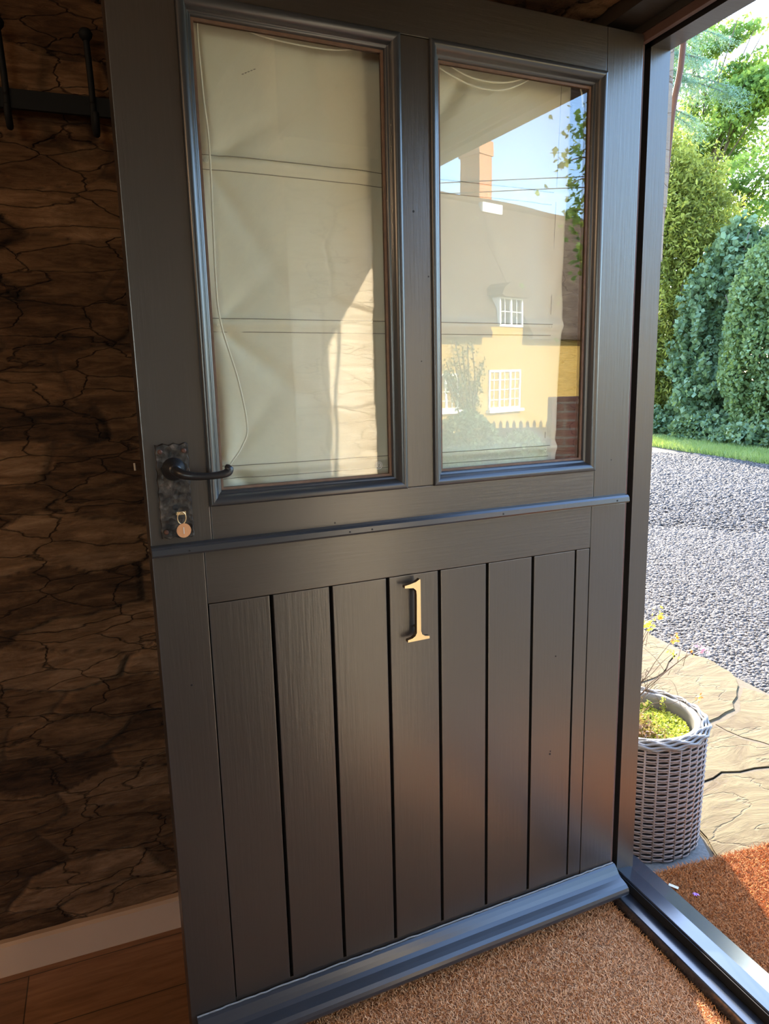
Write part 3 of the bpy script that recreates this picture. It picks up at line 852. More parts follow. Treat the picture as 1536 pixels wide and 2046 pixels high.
# ------------------------------------------------------------------ coat rack on the stone wall
cr = empty('coat_rack', (-0.93, WY - 0.005, 1.60), 0, 'black iron coat rail with ball-ended hooks on the stone wall', 'coat rack')
MB().box(-0.62, 0.10, -0.028, -0.019, 0.040, 0.070, 0.001).build('rail', M_ironb, cr)
for x in (-0.55, 0.09):
    MB().tube([(x, -0.02, 0.057), (x, 0.008, 0.057)], 0.006, 10).build('bracket', M_ironb, cr)
for hx in (-0.5425, -0.3365, -0.132, 0.0):
    h_ = MB()
    h_.tube(catmull([(hx - 0.002, -0.036, 0.160), (hx - 0.001, -0.034, 0.13), (hx, -0.030, 0.09), (hx, -0.027, 0.06)], 5), 0.0052, 10)
    h_.tube([(hx - 0.002, -0.036, 0.152), (hx - 0.002, -0.036, 0.158), (hx - 0.002, -0.036, 0.164), (hx - 0.002, -0.036, 0.170), (hx - 0.002, -0.036, 0.173)], [0.005, 0.010, 0.0115, 0.008, 0.001], 12)
    h_.tube(catmull([(hx, -0.027, 0.06), (hx, -0.028, 0.030), (hx + 0.001, -0.036, 0.010), (hx + 0.002, -0.052, 0.006), (hx + 0.002, -0.064, 0.018), (hx + 0.002, -0.066, 0.034)], 5), 0.0055, 10)
    h_.build('hook', M_ironb, cr, True)

pn = MB().tube([(-0.914, WY - 0.035, 1.029), (-0.9145, WY - 0.030, 1.042)], 0.0018, 8)
pn = pn.build('wall_plug', m_simple('dull_plug', (0.45, 0.35, 0.25), 0.6))
tag(pn, 'small pale plug sticking out of the stone wall beside the door handle', 'wall plug')

# ------------------------------------------------------------------ mats
def pile(name, x0, x1, y0, y1, z, n, ln, wd, parent, seed, mat=None):
    r = np.random.default_rng(seed)
    x = r.uniform(x0, x1, n); y = r.uniform(y0, y1, n)
    th = r.uniform(0, 2 * np.pi, n); lean = r.uniform(0.0, 1.0, n) ** 0.7 * ln * 1.6; hh = ln * r.uniform(0.35, 0.95, n)
    dx, dy = np.cos(th), np.sin(th)
    ph = r.uniform(0, 2 * np.pi, n); px, py = -np.sin(ph) * wd, np.cos(ph) * wd
    B = np.stack([x, y, np.full(n, z)], 1); Tt = B + np.stack([dx * lean, dy * lean, hh], 1)
    Sd = np.stack([px, py, np.zeros(n)], 1)
    V = np.stack([B - Sd, B + Sd, Tt + Sd * 0.7, Tt - Sd * 0.7], 1).reshape(-1, 3)
    F = np.arange(4 * n).reshape(-1, 4)
    o = fastmesh(name, V, F, mat or M_coir, parent)
    tint = np.repeat(np.clip(r.normal(0.55, 0.28, n), 0, 1), 4)
    a = o.data.attributes.new('tint', 'FLOAT', 'POINT'); a.data.foreach_set('value', tint.astype(np.float32))
    o['kind'] = 'stuff'
    return o
mt = empty('doormat', (-0.38, -0.45, FZ), 0, 'tan coir doormat on the floor under the open door', 'doormat')
MB().box(-0.45, 0.371, -0.52, 0.62, 0.0005, 0.010, 0.002).build('backing', M_coirbase, mt)
pile('coir_pile', -0.45, 0.373, -0.30, 0.50, 0.008, 150000, 0.0085, 0.00075, mt, 4)
GZ = -0.045
m2 = empty('doormat', (0.36, -0.35, -0.028), -0.07, 'outer coir doormat half in sunlight beside the door sill', 'doormat')
MB().box(-0.215, 0.26, -0.40, 0.408, 0.0005, 0.012, 0.002).build('backing', M_coirbase, m2)
pile('coir_pile', -0.215, 0.26, -0.15, 0.408, 0.010, 80000, 0.009, 0.0008, m2, 6, M_coir2)

# petals on the outer mat
def petal_cluster(name, loc, mat, n, r, label, cat):
    rr = random.Random(n)
    V = []; F = []
    for k in range(n):
        a = 2 * math.pi * k / n + rr.uniform(-.2, .2); s = r * rr.uniform(.7, 1.1)
        c, d = math.cos(a), math.sin(a); b0 = len(V)
        V += [(0, 0, 0.001), (c * s * .5 - d * s * .28, d * s * .5 + c * s * .28, s * .5), (c * s, d * s, s * .25), (c * s * .5 + d * s * .28, d * s * .5 - c * s * .28, s * .5)]
        F.append((b0, b0 + 1, b0 + 2, b0 + 3))
    o = meshobj(name, V, F, mat); o.location = loc
    md = o.modifiers.new('s', 'SOLIDIFY'); md.thickness = 0.0006
    tag(o, label, cat)
    return o
petal_cluster('fallen_flower', (0.222, -0.030, -0.0100), M_purple, 7, 0.0085, 'purple fallen flower on the brown outer coir mat', 'flower')
fp = MB().box(-0.011, 0.011, -0.004, 0.004, 0, 0.0012, 0.0004).build('fallen_petal', M_palepetal)
fp.location = (0.196, 0.012, -0.0095); fp.rotation_euler = (0.1, 0.1, -0.9)
tag(fp, 'pale dry petal on the outer coir mat near the sill corner', 'petal')

# ------------------------------------------------------------------ paving, ground, gravel
g = MB().box(-40, 60, -60, 60, -1.6, -0.9).build('ground', M_lawn); struct(g, 'distant ground')
def gpoly(name, poly, z0, z1, mat, bev=0.004, seed=0, rough=0.0, subdiv=0):
    b = bmesh.new()
    vs = [b.verts.new((x, y, z1)) for x, y in poly]
    f = b.faces.new(vs)
    if f.normal.z < 0: f.normal_flip()
    r = bmesh.ops.extrude_face_region(b, geom=[f])
    ev = [e for e in r['geom'] if isinstance(e, bmesh.types.BMVert)]
    for v_ in ev: v_.co.z = z0
    bmesh.ops.recalc_face_normals(b, faces=list(b.faces))
    top = [e for e in b.edges if all(abs(v_.co.z - z1) < 1e-6 for v_ in e.verts)]
    if bev: bmesh.ops.bevel(b, geom=top, offset=bev, segments=2, affect='EDGES')
    m = MB(); m.add(b)
    return m.build(name, mat)
gr = gpoly('gravel_bed', [(0.1, -14), (5.0, -14), (6.2, 1), (6.95, 5.5), (7.35, 8.1), (8.0, 14), (0.1, 14)], -0.92, GZ - 0.012, M_gravel, 0)
struct(gr, 'grey gravel drive')
pad = gpoly('concrete_kerb', [(0.126, -3), (0.33, -3), (0.362, 0.0), (0.372, 0.06), (0.420, 0.150), (0.44, 0.5), (0.45, 2.0), (0.46, 6.0), (0.126, 6.0)], -0.10, -0.032, M_concrete, 0.003)
struct(pad, 'grey concrete kerb under the wicker planter')
bedp = gpoly('paving_bed', [(0.3, -3), (1.22, -3), (1.27, 0.05), (1.31, .7), (1.33, .95), (1.35, 1.4), (1.40, 1.6), (1.45, 2.1), (0.3, 2.1)], -0.2, -0.0365, m_simple('sandy_joint', (0.10, 0.075, 0.045), 0.95, nscale=60, var=0.4), 0)
struct(bedp, 'sandy bed between the flagstones')
def wob(pts, seed, amp=0.012, sub=8):
    r = random.Random(seed); out = []
    n = len(pts)
    for i in range(n):
        a = pts[i]; b = pts[(i + 1) % n]
        L = math.hypot(b[0] - a[0], b[1] - a[1]); k = max(2, int(L / 0.05))
        for j in range(k):
            t_ = j / k
            q = amp * (1 if j else 0.3)
            out.append((a[0] + (b[0] - a[0]) * t_ + r.uniform(-q, q) * .6, a[1] + (b[1] - a[1]) * t_ + r.uniform(-q, q) * .6))
    return out
flags = [
    ([(0.430, 0.145), (0.385, 0.055), (0.380, -0.6), (1.20, -0.6), (1.27, 0.05), (1.22, 0.25), (0.95, 0.30), (0.72, 0.36), (0.46, 0.30)], 'largest cream flagstone beside the outer coir mat'),
    ([(0.460, 0.312), (0.72, 0.372), (0.95, 0.312), (0.985, 0.42), (0.94, 0.50), (0.93, 0.62), (0.70, 0.60), (0.462, 0.52)], 'cream flagstone to the right of the wicker planter'),
    ([(0.965, 0.312), (1.23, 0.262), (1.33, 0.45), (1.30, 0.70), (1.27, 0.80), (1.10, 0.66), (0.94, 0.618), (0.952, 0.51), (1.0, 0.42)], 'cracked cream flagstone at the edge of the gravel'),
    ([(0.464, 0.535), (0.70, 0.612), (0.93, 0.634), (1.09, 0.672), (1.265, 0.815), (1.34, 0.92), (1.36, 1.08), (1.30, 1.16), (1.10, 1.02), (0.85, 0.95), (0.468, 0.86)], 'rounded cream flagstone behind the wicker planter'),
    ([(0.468, 0.875), (0.85, 0.963), (1.09, 1.032), (1.29, 1.17), (1.34, 1.36), (1.38, 1.50), (1.1, 1.42), (0.472, 1.30)], 'pinkish cream flagstone with the twigs in front of it'),
    ([(0.472, 1.315), (1.1, 1.435), (1.39, 1.515), (1.44, 1.75), (1.5, 2.1), (0.475, 2.0)], 'farthest cream flagstone next to the gravel and door jamb'),
]
for k, (pp, lab) in enumerate(flags):
    o = gpoly('flagstone', wob(pp, k + 3), -0.09, -0.0305 - 0.002 * (k % 3), M_flag, 0.004)
    tag(o, lab, 'paving stone', 'cream flagstones outside the door')

# pebbles
def pebbles(n, seed):
    r = np.random.default_rng(seed)
    pts = []
    # wedge seen through the doorway, denser near
    t_ = (1 + np.sqrt(5)) / 2
    ico = np.array([(-1, t_, 0), (1, t_, 0), (-1, -t_, 0), (1, -t_, 0), (0, -1, t_), (0, 1, t_), (0, -1, -t_), (0, 1, -t_), (t_, 0, -1), (t_, 0, 1), (-t_, 0, -1), (-t_, 0, 1)]) / np.sqrt(1 + t_ * t_)
    icf = np.array([(0, 11, 5), (0, 5, 1), (0, 1, 7), (0, 7, 10), (0, 10, 11), (1, 5, 9), (5, 11, 4), (11, 10, 2), (10, 7, 6), (7, 1, 8), (3, 9, 4), (3, 4, 2), (3, 2, 6), (3, 6, 8), (3, 8, 9), (4, 9, 5), (2, 4, 11), (6, 2, 10), (8, 6, 7), (9, 8, 1)])
    X = []; 
    while len(X) < n:
        d = np.sqrt(r.uniform(2.4 ** 2, 11.5 ** 2, 4000)) if r.random() < 0.6 else r.uniform(2.4, 6.0, 4000)
        a = r.uniform(math.radians(40), math.radians(54), 4000)
        x = CAM[0] + d * np.sin(a); y = CAM[1] + d * np.cos(a)
        edge = 1.30 + 0.30 * np.clip((y - 1.2), 0, 3) + 0.06 * np.clip(y - 0.7, 0, 0.5)
        edge = np.where(y > 1.0, 1.355 + np.clip(y - 1.45, 0, 9) * 0.42, 1.30 + np.clip(y - 0.7, 0, 1) * 0.2)
        ok = (x > edge + r.normal(0.0, 0.02, 4000)) & (x < 5.98 + 0.18 * y)
        X += list(zip(x[ok], y[ok]))
    X = np.array(X[:n])
    s = r.uniform(0.0055, 0.0125, n) * np.clip(np.hypot(X[:, 0] - CAM[0], X[:, 1] - CAM[1]) / 4.5, 1.0, 2.0)
    sc3 = np.stack([s * r.uniform(0.8, 1.4, n), s * r.uniform(0.7, 1.1, n), s * r.uniform(0.45, 0.75, n)], 1)
    th = r.uniform(0, 2 * np.pi, n); c, sn = np.cos(th), np.sin(th)
    P = ico[None] * sc3[:, None] * (1 + r.uniform(-.18, .18, (n, 12, 1)))
    Q = np.stack([P[..., 0] * c[:, None] - P[..., 1] * sn[:, None], P[..., 0] * sn[:, None] + P[..., 1] * c[:, None], P[..., 2] + r.uniform(-0.25, 0.25, (n, 1)) * P[..., 0]], 2)
    Q[..., 0] += X[:, 0, None]; Q[..., 1] += X[:, 1, None]; Q[..., 2] += GZ - 0.006 + r.uniform(-0.003, 0.006, (n, 1))
    F = (icf[None] + 12 * np.arange(n)[:, None, None]).reshape(-1, 3)
    o = fastmesh('gravel', Q.reshape(-1, 3), F, M_pebble, None, True)
    a = o.data.attributes.new('tint', 'FLOAT', 'POINT'); a.data.foreach_set('value', np.repeat(np.clip(r.normal(0.5, 0.22, n), 0, 1), 12).astype(np.float32))
    tag(o, 'loose pale grey gravel covering the drive outside', 'gravel', kind='stuff')
    return o
pebbles(80000, 9)

# ------------------------------------------------------------------ wicker planter
PX, PY, PZ = 0.295, 0.257, -0.032
pt = empty('wicker_planter', (PX, PY, PZ), 0, 'grey brown round wicker planter standing outside beside the door jamb', 'planter')
H = 0.322; N = 34; seg = N * 4; rows = 43
def rad_at(z): return 0.1535 + 0.006 * (z / H)
V = []; F = []
a = np.linspace(0, 2 * np.pi, seg, endpoint=False)
S = 6
for rI in range(rows):
    z = 0.006 + (H - 0.016) * rI / (rows - 1)
    r0 = rad_at(z) + 0.0026 * np.sin(N / 2 * a + (math.pi if rI % 2 else 0))
    base = len(V)
    rt = 0.0024
    ang = np.arange(S) * 2 * np.pi / S
    RR = r0[:, None] + rt * np.cos(ang)[None]; ZZ = z + rt * 0.88 * np.sin(ang)[None] + 0 * r0[:, None]
    P = np.stack([RR * np.cos(a)[:, None], RR * np.sin(a)[:, None], ZZ], 2).reshape(-1, 3)
    V += P.tolist()
    for q in range(seg):
        q2 = (q + 1) % seg
        for k in range(S):
            k2 = (k + 1) % S
            F.append((base + q * S + k, base + q2 * S + k, base + q2 * S + k2, base + q * S + k2))
fastmesh('woven_strands', np.array(V), np.array(F), M_wicker, pt, True)
m = MB()
for k in range(N):
    aa = 2 * math.pi * (k + 0.0) / N
    m.tube([(rad_at(0) * math.cos(aa), rad_at(0) * math.sin(aa), 0.002), (rad_at(H) * math.cos(aa), rad_at(H) * math.sin(aa), H)], 0.0030, 6)
m.build('upright_canes', M_wicker, pt, True)
m = MB()
for q, (dr, dz) in enumerate(((0.004, -0.005), (0.007, 0.001), (0.003, 0.007), (-0.003, 0.010), (-0.009, 0.010))):
    pts = []
    for i_ in range(180):
        th = 2 * math.pi * i_ / 180
        wv = math.sin(N / 2 * th + q * 1.6)
        r_ = rad_at(H) + dr + 0.0022 * wv
        pts.append((r_ * math.cos(th), r_ * math.sin(th), H + dz + 0.0026 * math.cos(N / 2 * th + q * 1.6)))
    m.tube(pts, 0.0036, 7, True)
m.build('braided_rim', m_simple('pale_grey_wicker', (0.17, 0.155, 0.145), 0.5, nscale=60), pt, True)
b = bmesh.new()
def ring(r_, z, n=48): return [b.verts.new((r_ * math.cos(2 * math.pi * i_ / n), r_ * math.sin(2 * math.pi * i_ / n), z)) for i_ in range(n)]
rg = [ring(0.149, H - 0.01), ring(0.150, H), ring(0.146, H + 0.009), ring(0.133, H + 0.008), ring(0.129, H - 0.004), ring(0.127, 0.02)]
for a_, b_ in zip(rg, rg[1:]):
    for i_ in range(48): b.faces.new([a_[i_], a_[(i_ + 1) % 48], b_[(i_ + 1) % 48], b_[i_]])
b.faces.new(rg[-1])
bmesh.ops.recalc_face_normals(b, faces=list(b.faces))
m = MB(); m.add(b); m.build('liner', M_liner, pt, True)
Vt, Ft = tube_vf([(0, 0, 0.002), (0, 0, H - 0.008)], 0.1485, 48, False, False)
meshobj('dark_gap_shell', Vt, Ft, M_black, pt, True)  # black tube added behind the weave to paint its gaps dark
V = [(0, 0, H - 0.045)]; F = []
for k in range(5):
    for i_ in range(36):
        th = 2 * math.pi * i_ / 36; r_ = 0.1265 * (k + 1) / 5
        V.append((r_ * math.cos(th), r_ * math.sin(th), H - 0.055 + 0.008 * math.sin(3 * th + k)))
for i_ in range(36): F.append((0, 1 + i_, 1 + (i_ + 1) % 36))
for k in range(4):
    for i_ in range(36): F.append((1 + k * 36 + i_, 1 + (k + 1) * 36 + i_, 1 + (k + 1) * 36 + (i_ + 1) % 36, 1 + k * 36 + (i_ + 1) % 36))
so_ = meshobj('soil', V, F, M_soil, pt, True)
so_['kind'] = 'stuff'

# leaf cloud -----------------------------------------------------------------
def leaves(name, C, size, mat, parent=None, seed=0, aspect=0.55, flat=0.0, tint=None, star=False):
    """C (n,3): leaf centres; folded two-quad leaves"""
    r = np.random.default_rng(seed); n = len(C)
    d = r.normal(size=(n, 3)); d[:, 2] *= (1 - flat); d /= np.linalg.norm(d, axis=1)[:, None]
    u = np.cross(d, r.normal(size=(n, 3))); u /= np.linalg.norm(u, axis=1)[:, None]
    nrm = np.cross(d, u)
    s = size * r.uniform(0.6, 1.25, n)[:, None]
    A = C - d * s * 0.5; B = C + d * s * 0.5
    M1 = C + u * s * aspect * 0.5 + nrm * s * 0.10; M2 = C - u * s * aspect * 0.5 + nrm * s * 0.10
    if star:
        V = [A, M1 * 0.6 + A * 0.4 + u * s * 0.14, C + u * s * .14, M1 + u * s * 0.2, C + d * s * .12 + u * s * .12, B, C + d * s * .12 - u * s * .12, M2 - u * s * 0.2, C - u * s * .14, M2 * 0.6 + A * 0.4 - u * s * 0.14]
        V = np.stack(V, 1).reshape(-1, 3); k = 10
        F = np.array([(0, 1, 2, 8, ), (0, 8, 9, 9)])
        F = np.array([(0, 1, 2, 8), (2, 3, 4, 8), (8, 4, 6, 7), (4, 5, 6, 8)])
        F = np.array([(0, 1, 2), (0, 2, 8), (0, 8, 9), (2, 3, 4), (2, 4, 8), (4, 6, 8), (4, 5, 6), (6, 7, 8)])
        Fs = (F[None] + k * np.arange(n)[:, None, None]).reshape(-1, 3)
    else:
        V = np.stack([A, M1, B, M2], 1).reshape(-1, 3); k = 4
        Fs = (np.array([(0, 1, 2, 3)])[None] + 4 * np.arange(n)[:, None, None]).reshape(-1, 4)
    o = fastmesh(name, V, Fs, mat, parent)
    tv = np.clip(r.normal(0.5, 0.25, n) if tint is None else tint + r.normal(0, 0.14, n), 0, 1)
    at_ = o.data.attributes.new('tint', 'FLOAT', 'POINT'); at_.data.foreach_set('value', np.repeat(tv, k).astype(np.float32))
    return o

# sedum ground cover
r = np.random.default_rng(5)
n = 5200
rr_ = 0.119 * np.sqrt(r.random(n)); th = r.uniform(0, 2 * np.pi, n)
Cc = np.stack([rr_ * np.cos(th), rr_ * np.sin(th), H - 0.045 + 0.018 * (fbm(rr_ * np.cos(th) * 20 + 5, rr_ * np.sin(th) * 20 + 5, 7, 3) + 0.6) * (0.5 + 0.5 * r.random(n)) + 0.010], 1)
sd = empty('sedum_plant', (PX, PY, PZ), 0, 'lime green low sedum growing inside the wicker planter', 'plant')
leaves('foliage', Cc, 0.0105, M_leaf_sedum, sd, 8, 0.7)
sp = []
for (x, y, h_) in ((0.06, 0.085, 0.03), (0.085, 0.07, 0.028), (0.11, 0.04, 0.05), (0.03, 0.10, 0.025)):
    for k in range(46): sp.append((x + random.gauss(0, .0035), y + random.gauss(0, .0035), H - 0.03 + h_ * k / 45))
leaves('upright_sprig', np.array(sp), 0.009, M_leaf_sedum, sd, 9, 0.7)
n = 700
Cc = np.stack([r.normal(-0.015, 0.022, n), r.normal(-0.03, 0.03, n), H - 0.022 + r.uniform(-.006, .012, n)], 1)
leaves('dry_leaves', Cc, 0.012, M_leaf_dry, sd, 10, 0.5)

# twiggy shrub in the planter
az = empty('twiggy_shrub', (PX, PY, PZ), 0, 'bare twiggy shrub with red and yellow leaf tips in the wicker planter', 'shrub')
def L(x, y, z): return (x - PX, y - PY, z - PZ)
tw = MB()
rt = random.Random(12)
base = L(0.235, 0.30, 0.27)
tips = {'yellow': L(0.300, 0.25, 0.548), 'orange': L(0.333, 0.25, 0.568), 'red_a': L(0.386, 0.25, 0.497), 'yel_b': L(0.384, 0.25, 0.455), 'red_b': L(0.445, 0.25, 0.448), 'pink': L(0.480, 0.25, 0.452), 'red_c': L(0.485, 0.25, 0.31), 'red_d': L(0.275, 0.26, 0.36)}
def twig(a, b, r0, jit=0.008, n=6):
    pts = [a]
    for i_ in range(1, n):
        q = i_ / n
        pts.append(tuple(a[k] + (b[k] - a[k]) * q + rt.uniform(-jit, jit) * (1 - q * .5) + (0.012 * math.sin(q * math.pi) if k == 2 else 0) for k in range(3)))
    pts.append(b)
    tw.tube(catmull(pts, 3), [r0 * (1 - 0.7 * i_ / (n * 3)) for i_ in range(n * 3 + 1)], 5)
for nm, tp in tips.items(): twig(base, tp, 0.0016)
for k in range(60):
    nm, tp = rt.choice(list(tips.items())); q = rt.uniform(.2, .85)
    a0 = tuple(base[j] + (tp[j] - base[j]) * q + rt.uniform(-.008, .008) for j in range(3))
    b0 = tuple(a0[j] + rt.uniform(-.05, .06) + (0.02 if j == 2 else 0) for j in range(3))
    twig(a0, b0, 0.0007, 0.004, 3)
for k in range(26):
    b0 = (base[0] + rt.uniform(-.05, .13), base[1] + rt.uniform(-.08, .05), base[2] + rt.uniform(.05, .17))
    twig((base[0] + rt.uniform(-.03, .04), base[1] + rt.uniform(-.03, .02), base[2]), b0, 0.0010, 0.005, 4)
tw.build('twigs', M_twig, az, True)
def tuft(nm, key, mat, n, sp, size):
    c0 = np.array(tips[key])
    leaves(nm, c0 + np.random.default_rng(len(key) + n).normal(0, sp, (n, 3)), size, mat, az, n, 0.5)
tuft('leaf_tuft', 'yellow', M_leaf_yel, 26, 0.008, 0.014)
tuft('leaf_tuft', 'orange', M_leaf_or, 20, 0.006, 0.013)
tuft('leaf_tuft', 'red_a', M_leaf_red, 14, 0.007, 0.013)
tuft('leaf_tuft', 'yel_b', M_leaf_yel, 12, 0.005, 0.012)
tuft('leaf_tuft', 'red_b', M_leaf_red, 9, 0.005, 0.012)
tuft('flower', 'pink', M_pink, 16, 0.006, 0.014)
tuft('leaf_tuft', 'red_c', M_leaf_red, 10, 0.005, 0.012)
n = 260
Cc = np.stack([r.normal(base[0] + 0.02, 0.035, n), r.normal(base[1] - 0.02, 0.03, n), r.uniform(H - 0.03, H + 0.035, n)], 1)
leaves('dry_leaves', Cc, 0.014, M_leaf_dry, az, 30, 0.45)

# climbing stem on the outside wall
vn = MB().tube(catmull([(0.12, 0.16, -0.03), (0.12, 0.13, 0.6), (0.118, 0.105, 1.1), (0.114, 0.074, 1.38), (0.118, 0.064, 1.52), (0.116, 0.054, 1.63), (0.120, 0.050, 1.70), (0.130, 0.046, 1.78), (0.135, 0.05, 1.95), (0.13, 0.08, 2.3)], 8), 0.0058, 8)
vn = vn.build('climbing_vine', M_vine, None, True)
tag(vn, 'reddish woody climbing stem up the outside wall beside the jamb', 'vine')

# ------------------------------------------------------------------ verge, hedges, trees
vg = gpoly('grass_verge', [(6.97, 5.5), (6.2, 1), (5.0, -2), (14, -2), (14, 16), (8.1, 14), (7.36, 8.1)], -0.9, GZ - 0.004, M_lawn, 0)
struct(vg, 'rough grass verge')
n = 60000
y = r.uniform(4.5, 11.5, n); x = 6.88 + 0.17 * (y - 5.5) + r.gamma(1.2, 0.9, n)
Cb = np.stack([x, y, np.full(n, GZ)], 1); hh = r.uniform(0.03, 0.11, n)[:, None]
up = np.stack([r.normal(0, .4, n), r.normal(0, .4, n), np.ones(n)], 1); sd_ = r.normal(size=(n, 3)); sd_[:, 2] = 0; sd_ /= np.linalg.norm(sd_, axis=1)[:, None]
V = np.stack([Cb - sd_ * .006, Cb + sd_ * .006, Cb + up * hh], 1).reshape(-1, 3)
go = fastmesh('grass', V, np.arange(3 * n).reshape(-1, 3), M_grass)
at_ = go.data.attributes.new('tint', 'FLOAT', 'POINT')
tv = np.clip(0.45 + 0.45 * fbm(x * 1.5, y * 1.5, 3, 3) + r.normal(0, .15, n), 0, 1)
at_.data.foreach_set('value', np.repeat(tv, 3).astype(np.float32))
tag(go, 'rough patchy grass on the verge beyond the gravel', 'grass', kind='stuff')

def blob_shell(c, rad, n, seed, lump=0.18, inner=0.35):
    r = np.random.default_rng(seed)
    d = r.normal(size=(n, 3)); d /= np.linalg.norm(d, axis=1)[:, None]
    az_ = np.arctan2(d[:, 1], d[:, 0]); el = d[:, 2]
    l = 1 + lump * fbm(az_ * 2.2 + 10, el * 4 + 10, seed, 3) + lump * .5 * fbm(az_ * 7 + 3, el * 11 + 3, seed + 7, 2)
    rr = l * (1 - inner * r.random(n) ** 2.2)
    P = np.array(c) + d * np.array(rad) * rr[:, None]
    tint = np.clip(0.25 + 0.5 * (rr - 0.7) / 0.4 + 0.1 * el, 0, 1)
    return P, tint

def shrub(name, label, cat, blobs, n, size, mat, seed, group=None, aspect=.55, trunk=True, inner=.35, star=False, lump=.18):
    c0 = blobs[0][0]
    root = empty(name, (c0[0], c0[1], GZ), 0, label, cat, group)
    P = []; Tn = []
    vol = sum(b[1][0] * b[1][2] + b[1][1] * b[1][2] for b in blobs)
    for k, (c, rad) in enumerate(blobs):
        p, tt = blob_shell(c, rad, int(n * (rad[0] * rad[2] + rad[1] * rad[2]) / vol), seed + k * 13, lump, inner); P.append(p); Tn.append(tt)
    P = np.concatenate(P); Tn = np.concatenate(Tn)
    ok = P[:, 2] > GZ + 0.03; P = P[ok]; Tn = Tn[ok]
    P[:, 0] -= c0[0]; P[:, 1] -= c0[1]; P[:, 2] -= GZ
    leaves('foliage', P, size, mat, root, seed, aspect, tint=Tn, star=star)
    if trunk:
        m = MB(); rt_ = random.Random(seed)
        m.tube([(0, 0, -0.1), (0.03, 0.02, 0.5), (0, 0.04, blobs[0][0][2])], [0.07, 0.06, 0.03], 8)
        for (c, rad) in blobs:
            for q in range(7):
                e_ = [c[0] - c0[0] + rt_.uniform(-.8, .8) * rad[0], c[1] - c0[1] + rt_.uniform(-.8, .8) * rad[1], c[2] - GZ + rt_.uniform(-.4, .8) * rad[2]]
                m.tube(catmull([(0, 0, 0.3 + 0.3 * rt_.random()), (e_[0] * .5 + rt_.uniform(-.1, .1), e_[1] * .5, e_[2] * .55), e_], 4), [0.03 - 0.0028 * i_ for i_ in range(9)], 5)
        m.build('branches', M_bark, root, True)
    return root

shrub('conifer', 'yellow green bushy conifer just right of the door jamb', 'conifer',
      [((9.3, 10.3, 2.4), (0.8, 1.1, 2.5)), ((9.4, 9.7, 3.7), (0.6, 0.7, 1.25)), ((9.2, 9.75, 1.5), (0.5, 0.6, 1.5)), ((9.3, 10.5, 4.3), (0.6, 0.8, 1.2))], 60000, 0.10, M_leaf_con, 31, aspect=.35, lump=.45)
shrub('ivy_shrub', 'dark green leafy shrub between the conifer and the clipped hedge', 'shrub',
      [((9.1, 8.95, 1.2), (0.5, 0.55, 1.3)), ((9.3, 8.75, 2.4), (0.5, 0.50, 0.9)), ((8.9, 8.6, 0.6), (0.5, 0.5, 0.7)), ((9.5, 8.6, 3.0), (.4, .5, .6))], 36000, 0.11, M_leaf_ivy, 47, aspect=.75, lump=.5)
shrub('privet_hedge', 'tall grey green clipped hedge at the right edge', 'hedge',
      [((9.0, 7.35, 1.5), (0.75, 0.95, 1.7)), ((9.1, 6.9, 2.3), (0.8, 1.1, 1.0)), ((9.0, 6.0, 1.5), (0.9, 1.3, 1.8))], 95000, 0.080, M_leaf_priv, 53, aspect=.7, lump=.16)
shrub('ivy_shrub', 'low dark ground ivy at the foot of the conifer', 'shrub',
      [((8.6, 9.9, 0.1), (0.35, 0.8, 0.36)), ((8.5, 8.3, 0.1), (0.3, 0.7, 0.34)), ((8.3, 7.0, 0.05), (0.3, 0.8, 0.26))], 12000, 0.08, M_leaf_ivy, 61, aspect=.7, trunk=False, lump=.4)

# background trees
def tree(name, label, base, blobs, n, size, mat, seed, star=True, cat='tree'):
    root = empty(name, (base[0], base[1], GZ), 0, label, cat)
    P = []; Tn = []
    for k, (c, rad) in enumerate(blobs):
        p, tt = blob_shell(c, rad, int(n / len(blobs)), seed + 13 * k, 0.35, 0.75); P.append(p); Tn.append(tt)
    P = np.concatenate(P); Tn = np.concatenate(Tn)
    keep = fbm(P[:, 0] * 1.7 + P[:, 1] * .9 + 30, P[:, 2] * 1.9 + P[:, 1] * .5 + 30, seed, 3) > 0.0
    P = P[keep]; Tn = Tn[keep]
    P -= np.array([base[0], base[1], GZ])
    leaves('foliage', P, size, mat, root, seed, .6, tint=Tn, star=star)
    m = MB(); rt_ = random.Random(seed)
    top = max(c[2] for c, _ in blobs)
    m.tube(catmull([(0, 0, -0.1), (0.1, 0.05, top * .3), (-0.05, 0.1, top * .6), (0.05, 0, top)], 5), [0.16 - 0.009 * i_ for i_ in range(16)], 8)
    for (c, rad) in blobs:
        for q in range(6):
            e_ = (c[0] - base[0] + rt_.uniform(-.8, .8) * rad[0], c[1] - base[1] + rt_.uniform(-.8, .8) * rad[1], c[2] - GZ + rt_.uniform(-.7, .7) * rad[2])
            s0 = (0, 0.03, max(0.8, e_[2] * rt_.uniform(.5, .8)))
            m.tube(catmull([s0, tuple((s0[j] + e_[j]) / 2 + rt_.uniform(-.2, .2) for j in range(3)), e_], 4), [0.045 - 0.0045 * i_ for i_ in range(9)], 5)
    m.build('branches', M_bark, root, True)
    return root
